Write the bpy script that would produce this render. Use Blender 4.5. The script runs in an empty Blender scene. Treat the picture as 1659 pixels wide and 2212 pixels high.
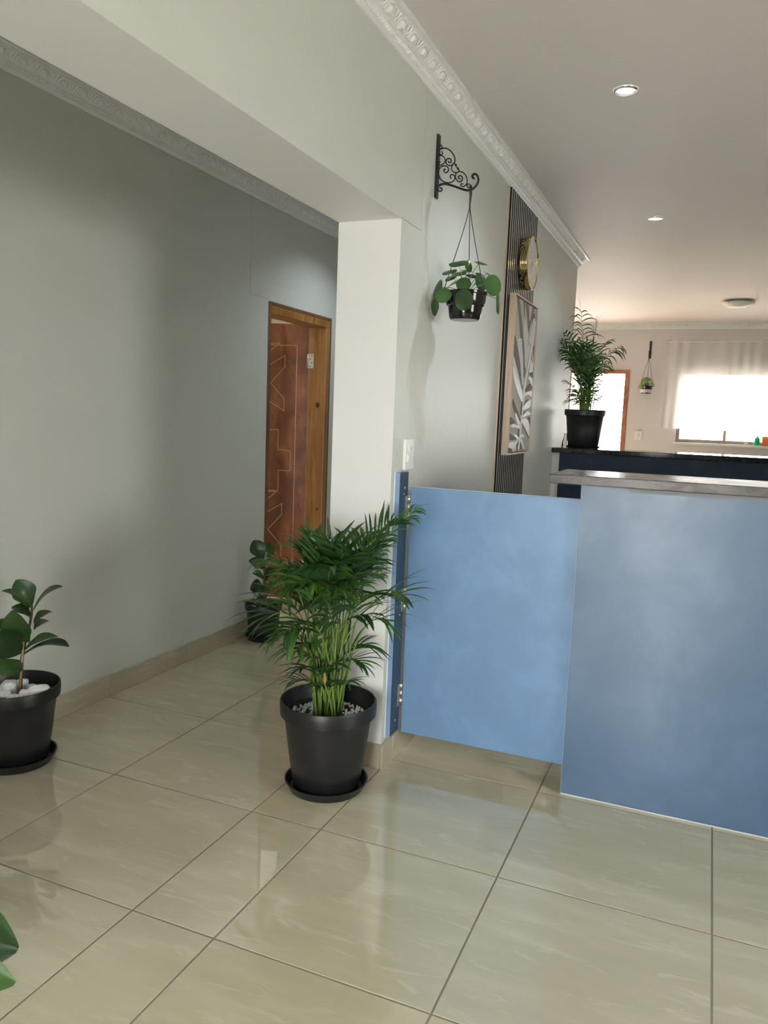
import bpy, math, random
from mathutils import Vector, Matrix, noise
R = random.Random(7)
scene = bpy.context.scene
col = scene.collection
PI = math.pi

# ------------------------------------------------------------------ camera
YAW, PITCH, ROLL, FPX = -0.3943133, -0.1226067, 0.0384152, 1676.337
CAM = Vector((1.0889230, -2.1732163, 1.3667862))
_f = Vector((math.sin(YAW)*math.cos(PITCH), math.cos(YAW)*math.cos(PITCH), math.sin(PITCH)))
_r = Vector((math.cos(YAW), -math.sin(YAW), 0))
_u = _r.cross(_f)
CR = _r*math.cos(ROLL) + _u*math.sin(ROLL)
CU = -_r*math.sin(ROLL) + _u*math.cos(ROLL)
cam_data = bpy.data.cameras.new('camera')
cam_data.sensor_fit = 'VERTICAL'
cam_data.sensor_height = 24.0
cam_data.lens = 24.0*FPX/2212.0
cam_data.clip_start = 0.05
cam = bpy.data.objects.new('camera', cam_data)
m = Matrix((CR, CU, -_f)).transposed().to_4x4()
m.translation = CAM
cam.matrix_world = m
col.objects.link(cam)
scene.camera = cam

# ------------------------------------------------------------------ light, exposure
SKY = 18.0
world = bpy.data.worlds.new('world'); scene.world = world; world.use_nodes = True
bg = world.node_tree.nodes['Background']
bg.inputs[0].default_value = (1.0, 0.985, 0.96, 1); bg.inputs[1].default_value = SKY
scene.view_settings.view_transform = 'Standard'
scene.view_settings.look = 'None'
scene.view_settings.gamma = 1.0
scene.view_settings.use_curve_mapping = False
scene.view_settings.exposure = 0.15
try:
    scene.cycles.use_denoising = True
    scene.cycles.max_bounces = 5
    scene.cycles.diffuse_bounces = 3
    scene.cycles.glossy_bounces = 3
    scene.cycles.transparent_max_bounces = 8
    scene.cycles.use_adaptive_sampling = True
    scene.cycles.adaptive_threshold = 0.19
    scene.cycles.adaptive_min_samples = 16
    scene.cycles.sample_clamp_indirect = 6.0
except Exception:
    pass

sun = bpy.data.lights.new('sun', 'SUN'); sun.energy = 170.0; sun.angle = .009; sun.color = (1.0, .87, .85)
so = bpy.data.objects.new('sun', sun); so.rotation_euler = Vector((-.18, -.62, -.76)).to_track_quat('-Z', 'Y').to_euler(); col.objects.link(so)

def portal(name, loc, rot, sx, sy):
    d = bpy.data.lights.new(name, 'AREA'); d.shape = 'RECTANGLE'; d.size = sx; d.size_y = sy
    d.cycles.is_portal = True
    o = bpy.data.objects.new(name, d); o.location = loc; o.rotation_euler = rot; col.objects.link(o)
# windows of the place: far window, far doorway, glazed door behind the camera, side room window, plus an added right one
portal('far_window_daylight', (1.72, 8.47, 1.62), (-PI/2, 0, 0), 2.1, 0.9)
portal('far_door_daylight', (-.37, 8.47, 1.02), (-PI/2, 0, 0), .7, 2.0)
portal('front_door_daylight', (.65, -3.92, 1.08), (PI/2, 0, 0), 1.2, 2.1)
portal('added_window_daylight', (4.66, -1.1, 1.5), (0, PI/2, 0), 1.2, 1.4)  # unseen window added on the right wall for ambient fill
portal('side_room_daylight', (-4.32, 2.9, 1.5), (0, -PI/2, 0), 1.2, 1.4)

# ------------------------------------------------------------------ helpers
ORG = {}
def center(vs):
    lo = [min(v[i] for v in vs) for i in range(3)]; hi = [max(v[i] for v in vs) for i in range(3)]
    return Vector(((lo[0]+hi[0])/2, (lo[1]+hi[1])/2, lo[2]))
def put(o, world, parent):
    o.location = Vector(world) - (ORG[parent.name] if parent else Vector((0, 0, 0)))
    o.parent = parent; col.objects.link(o); ORG[o.name] = Vector(world)
    return o
def obj(name, vs, fs, mat, parent=None, smooth=False, fm=None):
    vs = [Vector(v) for v in vs]
    c = center(vs)
    me = bpy.data.meshes.new(name)
    me.from_pydata([v-c for v in vs], [], fs)
    for mm in (mat if isinstance(mat, (list, tuple)) else [mat]): me.materials.append(mm)
    if fm: me.polygons.foreach_set('material_index', fm)
    if smooth: me.polygons.foreach_set('use_smooth', [True]*len(me.polygons))
    me.validate(); me.update()
    return put(bpy.data.objects.new(name, me), c, parent)
def dup(src, name, world, parent, rz=0.0, scale=None):
    o = bpy.data.objects.new(name, src.data)
    o.rotation_euler = (0, 0, rz)
    if scale: o.scale = scale
    return put(o, world, parent)
def empty(name, loc):
    o = bpy.data.objects.new(name, None); o.empty_display_size = .05
    return put(o, loc, None)
def tag(o, label, cat, group=None, kind=None):
    o['label'] = label; o['category'] = cat
    if group: o['group'] = group
    if kind: o['kind'] = kind
    return o
def thing(name, loc, label, cat, group=None):
    return tag(empty(name, loc), label, cat, group)
def struct(o, label, cat): return tag(o, label, cat, kind='structure')
def box(x0, x1, y0, y1, z0, z1):
    v = [(x, y, z) for z in (z0, z1) for y in (y0, y1) for x in (x0, x1)]
    f = [(0, 2, 3, 1), (4, 5, 7, 6), (0, 1, 5, 4), (2, 6, 7, 3), (0, 4, 6, 2), (1, 3, 7, 5)]
    return v, f
def join(*ms):
    V, F = [], []
    for v, f in ms:
        n = len(V); V += list(v); F += [tuple(i+n for i in q) for q in f]
    return V, F
def boxes(*bs): return join(*[box(*b) for b in bs])
def bev(o, w=.002, seg=2):
    md = o.modifiers.new('bevel', 'BEVEL'); md.width = w; md.segments = seg; md.limit_method = 'ANGLE'
    return o
def lathe(c, prof, n=48):
    """prof: list of (r, z) ; closed ends where r == 0"""
    V, F = [], []
    for r, z in prof:
        for k in range(n):
            a = 2*PI*k/n; V.append((c[0]+r*math.cos(a), c[1]+r*math.sin(a), c[2]+z))
    for i in range(len(prof)-1):
        for k in range(n):
            a, b = i*n+k, i*n+(k+1) % n
            F.append((a, b, b+n, a+n))
    return V, F
def catmull(P, per=6, closed=False):
    P = [Vector(p) for p in P]; out = []; n = len(P)
    for i in range(n if closed else n-1):
        if closed: p0, p1, p2, p3 = P[i-1], P[i], P[(i+1) % n], P[(i+2) % n]
        else: p0, p1, p2, p3 = P[max(i-1, 0)], P[i], P[i+1], P[min(i+2, n-1)]
        for k in range(per):
            t = k/per
            out.append(.5*((2*p1)+(p2-p0)*t+(2*p0-5*p1+4*p2-p3)*t*t+(3*p1-p0-3*p2+p3)*t**3))
    if not closed: out.append(P[-1])
    return out
def tube(P, rad, n=8, closed=False):
    P = [Vector(p) for p in P]; N = len(P); V, F = [], []
    prev = None
    for i in range(N):
        a = P[(i-1) % N] if (closed or i) else P[i]; b = P[(i+1) % N] if (closed or i < N-1) else P[i]
        t = (b-a).normalized()
        if prev is None:
            s = t.orthogonal().normalized()
        else:
            s = prev - t*prev.dot(t)
            s = s.normalized() if s.length > 1e-6 else t.orthogonal().normalized()
        prev = s; w = t.cross(s)
        rr = rad(i/(N-1)) if callable(rad) else rad
        for k in range(n):
            q = 2*PI*k/n; V.append(P[i]+s*math.cos(q)*rr+w*math.sin(q)*rr)
    for i in range(N if closed else N-1):
        for k in range(n):
            a = i*n+k; b = i*n+(k+1) % n; c2 = ((i+1) % N)*n
            F.append((a, b, c2+(k+1) % n, c2+k))
    if not closed:
        F.append(tuple(reversed(range(n)))); F.append(tuple(range((N-1)*n, N*n)))
    return V, F
def ball(c, rx, ry, rz, nu=8, nv=5):
    V, F = [(c[0], c[1], c[2]-rz)], []
    for j in range(1, nv):
        p = -PI/2+PI*j/nv
        for k in range(nu):
            a = 2*PI*k/nu; V.append((c[0]+rx*math.cos(p)*math.cos(a), c[1]+ry*math.cos(p)*math.sin(a), c[2]+rz*math.sin(p)))
    V.append((c[0], c[1], c[2]+rz)); T = len(V)-1
    for k in range(nu):
        F.append((0, 1+(k+1) % nu, 1+k)); F.append((T, T-nu+k, T-nu+(k+1) % nu))
        for j in range(nv-2):
            a = 1+j*nu+k; b = 1+j*nu+(k+1) % nu; F.append((a, b, b+nu, a+nu))
    return V, F
def prism(poly, ax, a0, a1):
    """extrude a 2-D polygon along axis ax between a0 and a1"""
    def P(q, a):
        q = list(q); q.insert(ax, a); return tuple(q)
    n = len(poly); V = [P(q, a0) for q in poly]+[P(q, a1) for q in poly]
    F = [tuple(range(n)), tuple(reversed(range(n, 2*n)))]+[(i, n+i, n+(i+1) % n, (i+1) % n) for i in range(n)]
    return V, F
def ray(px, py):
    return (_f+CR*((px-829.5)/FPX)-CU*((py-1106)/FPX))
def at(px, py, ax, val):
    d = ray(px, py); return CAM+d*((val-CAM[ax])/d[ax])
VH = Vector((_f.x, _f.y, 0)).normalized()            # horizontal direction of view
def near(px, py, anchor, dd=0.0):
    """the point seen at a place of the photograph, at the distance of `anchor` plus dd"""
    d = ray(px, py); t = ((Vector(anchor)-CAM).dot(VH)+dd)/d.dot(VH); return CAM+d*t

# ------------------------------------------------------------------ materials
def mat(name, rgb, rough=.5, metal=0.0, spec=.5, **kw):
    M = bpy.data.materials.new(name); M.use_nodes = True
    b = M.node_tree.nodes['Principled BSDF']
    b.inputs['Base Color'].default_value = (*rgb, 1); b.inputs['Roughness'].default_value = rough
    b.inputs['Metallic'].default_value = metal; b.inputs['Specular IOR Level'].default_value = spec
    for k, v in kw.items(): b.inputs[k.replace('_', ' ')].default_value = v
    return M
def nodes(M): return M.node_tree.nodes, M.node_tree.links, M.node_tree.nodes['Principled BSDF']
def coord(M, sc=(1, 1, 1), rot=(0, 0, 0), kind='Object'):
    N, L, b = nodes(M)
    t = N.new('ShaderNodeTexCoord'); mp = N.new('ShaderNodeMapping')
    mp.inputs['Scale'].default_value = sc; mp.inputs['Rotation'].default_value = rot
    L.new(t.outputs[kind], mp.inputs[0]); return mp.outputs[0]
def worldpos(M, sc=(1, 1, 1), rot=(0, 0, 0)):
    N, L, b = nodes(M)
    g = N.new('ShaderNodeNewGeometry'); mp = N.new('ShaderNodeMapping')
    mp.inputs['Scale'].default_value = sc; mp.inputs['Rotation'].default_value = rot
    L.new(g.outputs['Position'], mp.inputs[0]); return mp.outputs[0]
def noisetex(M, vec, scale, detail=4, rough=.55, dist=0.0):
    N, L, b = nodes(M); t = N.new('ShaderNodeTexNoise')
    t.inputs['Scale'].default_value = scale; t.inputs['Detail'].default_value = detail
    t.inputs['Roughness'].default_value = rough; t.inputs['Distortion'].default_value = dist
    L.new(vec, t.inputs['Vector']); return t.outputs['Fac']
def ramp(M, fac, stops, interp='LINEAR'):
    N, L, b = nodes(M); r = N.new('ShaderNodeValToRGB'); r.color_ramp.interpolation = interp
    e = r.color_ramp.elements
    while len(e) < len(stops): e.new(.5)
    for el, (p, c) in zip(e, stops): el.position = p; el.color = (*c, 1) if len(c) == 3 else c
    L.new(fac, r.inputs[0]); return r.outputs['Color']
def mixc(M, fac, a, b2, blend='MIX'):
    N, L, b = nodes(M); x = N.new('ShaderNodeMix'); x.data_type = 'RGBA'; x.blend_type = blend
    for s, v in ((x.inputs['Factor'], fac), (x.inputs[6], a), (x.inputs[7], b2)):
        if isinstance(v, (int, float)): s.default_value = v
        elif isinstance(v, tuple): s.default_value = (*v, 1)
        else: L.new(v, s)
    return x.outputs[2]
def bump(M, h, strength=.2, dist=.01):
    N, L, b = nodes(M); bp = N.new('ShaderNodeBump'); bp.inputs['Strength'].default_value = strength
    bp.inputs['Distance'].default_value = dist
    L.new(h, bp.inputs['Height']); L.new(bp.outputs[0], b.inputs['Normal'])
def base(M, c): nodes(M)[1].new(c, nodes(M)[2].inputs['Base Color'])
def rgh(M, c): nodes(M)[1].new(c, nodes(M)[2].inputs['Roughness'])
g3 = lambda v: (v, v, v)

def plaster(name, rgb, rough=.5, bmp=.12):
    M = mat(name, rgb, rough, spec=.35)
    v = worldpos(M)
    bump(M, noisetex(M, v, 30, 1, .6), bmp, .008)
    return M
WALL = plaster('wall_paint', (.645, .655, .605), .42)
WALLF = plaster('far_wall_paint', (.76, .715, .705), .5)
CREAM = plaster('cream_paint', (.75, .68, .56), .6)
CEIL = plaster('ceiling_paint', (.765, .74, .715), .6, .18)
WHITE = plaster('white_moulding', (.91, .91, .895), .4, .05)
GREY_IN = mat('reveal_plaster', (.7, .69, .67), .6)

def tile_mat(name, a, b2, rough, sc=(1.0, 4.2, 1.0)):
    M = mat(name, a, rough, spec=.55)
    nodes(M)[2].inputs['Specular IOR Level'].default_value = 1.0
    N, L, b_ = nodes(M)
    oi = N.new('ShaderNodeObjectInfo'); vm = N.new('ShaderNodeVectorMath'); vm.operation = 'MULTIPLY'; vm.inputs[1].default_value = (3.1, 2.3, 0)
    L.new(oi.outputs['Location'], vm.inputs[0]); va = N.new('ShaderNodeVectorMath'); va.operation = 'ADD'
    L.new(worldpos(M, sc, (0, 0, .30)), va.inputs[0]); L.new(vm.outputs[0], va.inputs[1]); v = va.outputs[0]
    n1 = noisetex(M, v, 2.6, 2, .6); n2 = noisetex(M, v, 5.0, 4, .68, .9)
    c1 = ramp(M, n1, [(.34, tuple(x*.955 for x in a)), (.52, a), (.74, tuple(x*.5+y*.5 for x, y in zip(a, b2)))])
    base(M, mixc(M, ramp(M, n2, [(.55, g3(0)), (.68, g3(.7))]), c1, b2))
    nodes(M)[2].inputs['IOR'].default_value = 1.75
    return M
TILE = tile_mat('polished_tile', (.575, .525, .365), (.68, .64, .49), .022)
SKIRT = tile_mat('skirting_tile', (.46, .40, .30), (.56, .505, .40), .13, (4.0, 1.0, 4.0))
GROUT = mat('grout', (.25, .21, .165), .9)
SLAB = mat('screed', (.35, .31, .25), .9)
def plastic(name, rgb, rough):
    M = mat(name, rgb, rough, spec=.45)
    bump(M, noisetex(M, coord(M), 180, 3), .05, .002); return M
BLACK = plastic('black_plastic', (.012, .012, .013), .38)
BLACKG = plastic('glossy_black_plastic', (.008, .008, .009), .14)
IRON = plastic('black_iron', (.006, .006, .007), .32)
SWITCH = plastic('white_plastic', (.9, .9, .89), .25)
SOIL = mat('soil', (.035, .024, .016), .95); bump(SOIL, noisetex(SOIL, coord(SOIL), 60, 5), .8, .01)

def board(name, rgb, rough, smudge=True):
    M = mat(name, rgb, rough, spec=.5)
    v = worldpos(M)
    n = noisetex(M, v, 3.5, 4, .65, .4); n2 = noisetex(M, v, 260, 2)
    lite = tuple(min(1, c*1.10+.012) for c in rgb); dark = tuple(c*.93 for c in rgb)
    base(M, ramp(M, n, [(.32, dark), (.5, rgb), (.68, lite)]))
    rgh(M, ramp(M, n, [(.3, g3(rough+.06)), (.7, g3(rough-.05))]))
    bump(M, n2, .08, .001)
    return M
BLUE = board('blue_melamine', (.152, .280, .480), .40)
BLUE2 = board('steel_blue_melamine', (.074, .140, .245), .36); nodes(BLUE2)[2].inputs['Specular IOR Level'].default_value = .6
BLUE_EDGE = mat('blue_edging', (.22, .33, .52), .35)
NAVY = board('navy_melamine', (.010, .024, .050), .40); nodes(NAVY)[2].inputs['Specular IOR Level'].default_value = .2
BATT = board('dark_blue_melamine', (.024, .052, .095), .40)
EDGE = mat('pale_edging', (.60, .62, .64), .4)
def laminate():
    M = mat('grey_laminate', (.17, .155, .15), .3, spec=.3)
    v = worldpos(M, (1, 1, 2)); n = noisetex(M, v, 11, 7, .7, .5)
    base(M, ramp(M, n, [(.30, (.035, .032, .030)), (.46, (.075, .068, .065)), (.62, (.12, .11, .105))]))
    rgh(M, ramp(M, n, [(.3, g3(.34)), (.7, g3(.24))])); return M
LAMIN = laminate()
def granite():
    M = mat('black_granite', (.012, .012, .012), .08)
    v = worldpos(M); n = noisetex(M, v, 160, 3, .7)
    base(M, ramp(M, n, [(.55, (.008, .008, .009)), (.66, (.06, .06, .055)), (.78, (.16, .15, .13))])); return M
GRAN = granite()
def wood(name, a, b2, c3, rough, sc=(14, 14, 1.1), dist=1.2, knots=False, blotch=0):
    M = mat(name, a, rough, spec=.5)
    v = coord(M, sc); n = noisetex(M, v, 1.6, 6, .6, dist)
    c = ramp(M, n, [(.28, c3), (.48, a), (.70, b2)])
    if blotch:
        bn = noisetex(M, coord(M, (2.2, 2.2, 2.2)), 1.5, 4, .6, .5)
        c = mixc(M, ramp(M, bn, [(.40, g3(0)), (.62, g3(blotch))]), c, c3)
    base(M, c); bump(M, n, .08, .004); return M
DOORW = wood('stained_door', (.27, .085, .034), (.43, .17, .07), (.125, .037, .018), .42, (5, 5, 1.6), .8, blotch=.75)
PINE = wood('varnished_pine', (.36, .16, .045), (.50, .27, .085), (.19, .075, .02), .30, (16, 16, .9), 1.0, blotch=.35)
FRAMEW = wood('dark_frame_edge', (.16, .075, .028), (.26, .13, .05), (.08, .035, .014), .5, (16, 16, .9), 1.0)
PALE_LINE = mat('routed_groove', (.62, .33, .19), .6)
OAK = wood('pale_oak', (.52, .40, .29), (.62, .49, .37), (.42, .31, .22), .5, (30, 30, 2), .5)
SLATM = wood('smoked_slat', (.36, .345, .33), (.44, .42, .40), (.28, .265, .25), .24, (40, 40, 1.5), .4)
FELT = mat('black_felt', (.006, .006, .007), .85)
GOLD = mat('polished_gold', (.83, .66, .30), .09, 1.0)
BRASS = mat('brass_hinge', (.62, .56, .46), .35, 1.0)
STEEL = mat('steel', (.62, .62, .62), .28, 1.0)
SCREW = mat('screw', (.8, .8, .8), .35, .8)
def marble():
    M = mat('marble_face', (.86, .80, .76), .25)
    n = noisetex(M, coord(M), 14, 8, .7, 1.5)
    base(M, ramp(M, n, [(.38, (.60, .55, .52)), (.46, (.84, .79, .75)), (.8, (.90, .85, .81))])); return M
MARB = marble()
CANVAS = mat('canvas_beige', (.50, .46, .39), .8); bump(CANVAS, noisetex(CANVAS, coord(CANVAS), 300, 2), .2, .001)
TAUPE = mat('taupe_paint', (.185, .15, .14), .75)
PALEP = mat('pale_grey_paint', (.62, .62, .60), .6)
WHITEP = mat('impasto_white', (.78, .79, .79), .45)
def leafmat(name, top, back, rough=.3, trans=.12, veins=0.0):
    M = mat(name, top, rough, spec=.5)
    N, L, b = nodes(M)
    oi = N.new('ShaderNodeObjectInfo')
    c = ramp(M, oi.outputs['Random'], [(0, tuple(x*.70 for x in top)), (1, tuple(x*1.30 for x in top))])
    geo = N.new('ShaderNodeNewGeometry')
    base(M, mixc(M, geo.outputs['Backfacing'], c, back))
    tr = N.new('ShaderNodeBsdfTranslucent'); L.new(c, tr.inputs[0])
    mx = N.new('ShaderNodeMixShader'); mx.inputs[0].default_value = trans
    out = N['Material Output']
    L.new(b.outputs[0], mx.inputs[1]); L.new(tr.outputs[0], mx.inputs[2]); L.new(mx.outputs[0], out.inputs[0])
    return M
PALM = [leafmat('palm_leaf_a', (.024, .078, .015), (.040, .10, .025)), leafmat('palm_leaf_b', (.052, .135, .018), (.06, .15, .03)),
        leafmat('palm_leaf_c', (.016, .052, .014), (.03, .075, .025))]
STEM = mat('palm_stem', (.16, .26, .05), .4)
DRY = mat('dry_leaf', (.30, .20, .08), .7)
FIG = [leafmat('fig_leaf_a', (.022, .060, .016), (.055, .105, .022), .34, .06), leafmat('fig_leaf_b', (.035, .085, .018), (.065, .12, .024), .34, .06)]
BARK = mat('fig_stem', (.11, .065, .035), .8)
CANE = mat('bamboo_stake', (.42, .30, .15), .6)
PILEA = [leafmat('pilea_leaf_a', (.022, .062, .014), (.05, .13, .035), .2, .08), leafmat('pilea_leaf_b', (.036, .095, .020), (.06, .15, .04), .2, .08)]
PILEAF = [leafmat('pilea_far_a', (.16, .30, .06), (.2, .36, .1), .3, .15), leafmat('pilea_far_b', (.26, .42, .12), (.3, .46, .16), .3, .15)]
PETI = mat('petiole', (.11, .22, .05), .4)
STONE = mat('white_stone', (.88, .87, .85), .75); bump(STONE, noisetex(STONE, coord(STONE), 25, 6), .5, .01)
CORD = mat('hanger_cord', (.01, .01, .011), .5)
def glassy(name, tint, gloss=.12):
    M = bpy.data.materials.new(name); M.use_nodes = True
    N, L = M.node_tree.nodes, M.node_tree.links
    N.remove(N['Principled BSDF'])
    t = N.new('ShaderNodeBsdfTransparent'); t.inputs[0].default_value = (*tint, 1)
    gl = N.new('ShaderNodeBsdfGlossy'); gl.inputs['Roughness'].default_value = .02
    fr = N.new('ShaderNodeFresnel'); fr.inputs[0].default_value = 1.3
    mx = N.new('ShaderNodeMixShader')
    L.new(fr.outputs[0], mx.inputs[0]); L.new(t.outputs[0], mx.inputs[1]); L.new(gl.outputs[0], mx.inputs[2])
    L.new(mx.outputs[0], N['Material Output'].inputs[0]); return M
GLASS = glassy('window_glass', (.97, .98, .97))
CLEAR = glassy('clear_glass', (.90, .92, .92))
FROST = mat('frosted_glass', (.80, .82, .79), .25)
ALU = mat('bronze_window_frame', (.20, .16, .12), .5)
SILLW = mat('white_sill', (.85, .85, .85), .4)
def sheer():
    M = bpy.data.materials.new('sheer_curtain'); M.use_nodes = True
    N, L = M.node_tree.nodes, M.node_tree.links; N.remove(N['Principled BSDF'])
    d = N.new('ShaderNodeBsdfDiffuse'); d.inputs[0].default_value = (.97, .95, .93, 1)
    tl = N.new('ShaderNodeBsdfTranslucent'); tl.inputs[0].default_value = (.93, .90, .86, 1)
    tp = N.new('ShaderNodeBsdfTransparent')
    a = N.new('ShaderNodeMixShader'); a.inputs[0].default_value = .28
    b2 = N.new('ShaderNodeMixShader'); b2.inputs[0].default_value = .25
    L.new(d.outputs[0], a.inputs[1]); L.new(tl.outputs[0], a.inputs[2])
    L.new(a.outputs[0], b2.inputs[1]); L.new(tp.outputs[0], b2.inputs[2])
    L.new(b2.outputs[0], N['Material Output'].inputs[0]); return M
SHEER = sheer()
LACE = mat('lace_thread', (.80, .74, .66), .8)
GREEN = mat('green_plastic', (.0, .38, .16), .3)
ORANGE = mat('orange_card', (.62, .14, .03), .6)
PAVE = mat('pale_paving', (.62, .60, .56), .8)
def emis(name, rgb, s):
    M = mat(name, (.9, .9, .9), .3); b = nodes(M)[2]
    b.inputs['Emission Color'].default_value = (*rgb, 1); b.inputs['Emission Strength'].default_value = s; return M
LED = emis('led_lens', (.86, .96, 1.0), 30)
CHROME = mat('satin_chrome', (.85, .85, .85), .2, 1.0)

# ------------------------------------------------------------------ room shell
XL, XB, XR = -1.452, -.25, 4.6          # left wall face, back face of dividing wall, right wall face
YJ, YF, YN, YE = .502, 8.40, -3.8, 4.24  # opening jamb, far wall, wall behind camera, end of dividing wall
ZC, ZB = 2.668, 2.0725                   # ceiling, underside of the beam
YO = -2.75                               # other jamb of the opening (behind the camera)

# floor: slab with every tile a piece of its own, joints recessed
floor = obj('floor', *box(-4.4, XR+.1, YN-.1, YF+.1, -.12, -.003), SLAB)
struct(floor, 'polished beige floor tiles laid square with dark narrow joints', 'floor')
gr = obj('grout_bed', *box(-4.3, XR, YN, YF, -.003, -.0012), GROUT, floor)
T, W0 = .6, .266
xs = [XL]
for x in (-W0-2*T, -W0-T, -W0, 0): xs.append(x) if x > XL+.05 else None
x = T
while x < XR: xs.append(x); x += T
xs.append(XR)
ys = []
y = -T*7
while y < YF: ys.append(y); y += T
ys = [YN]+[v for v in ys if v > YN+.05]+[YF]
tiles = {}
def add_tile(x0, x1, y0, y1):
    gp = .0026
    key = (round(x1-x0, 3), round(y1-y0, 3))
    c = ((x0+x1)/2, (y0+y1)/2, -.006)
    if key in tiles: return dup(tiles[key], 'tile', c, floor)
    hx, hy = (x1-x0)/2-gp, (y1-y0)/2-gp; e = .0012
    V = [(sx*hx, sy*hy, -.006) for sx, sy in ((-1, -1), (1, -1), (1, 1), (-1, 1))]
    V += [(sx*hx, sy*hy, -.0008) for sx, sy in ((-1, -1), (1, -1), (1, 1), (-1, 1))]
    V += [(sx*(hx-e), sy*(hy-e), 0) for sx, sy in ((-1, -1), (1, -1), (1, 1), (-1, 1))]
    F = [(8, 9, 10, 11)]+[(i, (i+1) % 4, 4+(i+1) % 4, 4+i) for i in range(4)]+[(4+i, 4+(i+1) % 4, 8+(i+1) % 4, 8+i) for i in range(4)]
    V = [(c[0]+a, c[1]+b, d) for a, b, d in V]
    tiles[key] = obj('tile', V, F, TILE, floor)
for i in range(len(xs)-1):
    for j in range(len(ys)-1):
        add_tile(xs[i], xs[i+1], ys[j], ys[j+1])
side_xs = [-4.3, -3.85, -3.25, -2.65, -2.05, XL-.0]
for i in range(len(side_xs)-1):
    for j in range(len(ys)-1):
        if .9 < ys[j] < 4.9: add_tile(side_xs[i], side_xs[i+1], ys[j], ys[j+1])

ceil = obj('ceiling', *box(-4.4, XR+.1, YN-.1, YF+.1, ZC, ZC+.12), CEIL)
struct(ceil, 'smooth pale ceiling with recessed downlights', 'ceiling')

# left wall with the doorway and the hairline joints around its lintel
DY0, DY1, DZ = 1.986, 2.832, 2.033
sk = .004; g = .0028
lw = boxes((XL-.13, XL-sk, YN, DY0, 0, ZC), (XL-.13, XL-sk, DY1, YF, 0, ZC), (XL-.13, XL-sk, DY0, DY1, DZ, ZC),
           (XL-sk, XL, YN, 1.782, 0, ZC), (XL-sk, XL, 1.782, DY0, 0, 2.044), (XL-sk, XL, 1.782+g, DY0, 2.044+g, ZC),
           (XL-sk, XL, DY0, DY1, DZ+g, ZC), (XL-sk, XL, DY1, YF, 0, ZC))
struct(obj('wall_left', *lw, WALL), 'plain grey-green passage wall with an open wooden door', 'wall')
# dividing wall: pier, lintel beam over the wide opening, hairline joint of the lintel
mw = boxes((XB, -sk, YJ, YE, 0, ZC), (XB, -sk, YN, YO, 0, ZC), (XB, -sk, YO, YJ, ZB, ZC),
           (-sk, 0, YN, YO, 0, ZC), (-sk, 0, YO, .704, ZB+.004, ZC), (-sk, 0, YO, YJ, ZB, ZB+.004),
           (-sk, 0, YJ, .704+g, 0, ZB+.004-g), (-sk, 0, .704+g, YE, 0, ZC))
REVEAL = plaster('white_reveal_paint', (.87, .86, .85), .5)
mfm = []
for f in mw[1]:
    P = [Vector(mw[0][i]) for i in f]; n_ = (P[1]-P[0]).cross(P[2]-P[0]).normalized(); c_ = sum(P, Vector())/len(P)
    mfm.append(1 if (n_.y < -.9 and abs(c_.y-YJ) < .01) or (n_.z < -.9 and abs(c_.z-ZB) < .006 and c_.y < YJ) else 0)
struct(obj('wall_middle', *mw, [WALL, REVEAL], fm=mfm), 'pale grey dividing wall with a wide beamed opening', 'wall')
WX0, WX1, WZ0, WZ1 = .66, 2.78, 1.185, 2.075      # far window
FX0, FX1, FZ = -.745, .045, 2.08                  # far door
fw = boxes((XL, FX0, YF, YF+.16, 0, ZC), (FX0, FX1, YF, YF+.16, FZ, ZC), (FX1, WX0, YF, YF+.16, 0, ZC),
           (WX0, WX1, YF, YF+.16, 0, WZ0), (WX0, WX1, YF, YF+.16, WZ1, ZC), (WX1, XR, YF, YF+.16, 0, ZC))
struct(obj('wall_back', *fw, WALLF), 'pale pinkish far wall with doorway and curtained window', 'wall')
BX0, BX1, BZ = .05, 1.25, 2.13                      # glazed door behind the camera
bw = boxes((XL-.13, BX0, YN-.16, YN, 0, ZC), (BX0, BX1, YN-.16, YN, BZ, ZC), (BX1, XR, YN-.16, YN, 0, ZC))
struct(obj('wall_front', *bw, WALL), 'pale wall with glazed doors facing the counter', 'wall')
rwb = boxes((XR, XR+.12, YN-.1, -1.8, 0, ZC), (XR, XR+.12, -.4, YF+.1, 0, ZC), (XR, XR+.12, -1.8, -.4, 0, .9), (XR, XR+.12, -1.8, -.4, 2.1, ZC))
struct(obj('wall_right', *rwb, WALL), 'pale wall on the counter side', 'wall')
struct(obj('wall_passage_end', *box(XL, XB, 4.0, 4.12, 0, ZC), WALL), 'pale end wall of the narrow passage', 'wall')
sr = boxes((-4.3, XL-.13, .92, 1.0, 0, ZC), (-4.3, XL-.13, 4.9, 5.0, 0, ZC), (-4.4, -4.3, .92, 2.2, 0, ZC), (-4.4, -4.3, 3.6, 5.0, 0, ZC),
           (-4.4, -4.3, 2.2, 3.6, 0, .9), (-4.4, -4.3, 2.2, 3.6, 2.1, ZC), (XL-.136, XL-.1301, 1.0, DY0-.02, 0, ZC), (XL-.136, XL-.1301, DY1+.02, 4.9, 0, ZC), (XL-.136, XL-.1301, DY0-.02, DY1+.02, DZ+.02, ZC))
struct(obj('wall_side_room', *sr, CREAM), 'cream walls of the room behind the open door', 'wall')

# ground outside
og = obj('ground', *box(-9, XR+.12, YF+.16, YF+9, -.2, -.05), PAVE); struct(og, 'pale paving outside the far doorway', 'ground')
og2 = obj('ground', *box(-9, XR+.12, YN-9, YN-.16, -.2, -.05), PAVE); struct(og2, 'pale paving outside the glazed entrance', 'ground')

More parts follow.
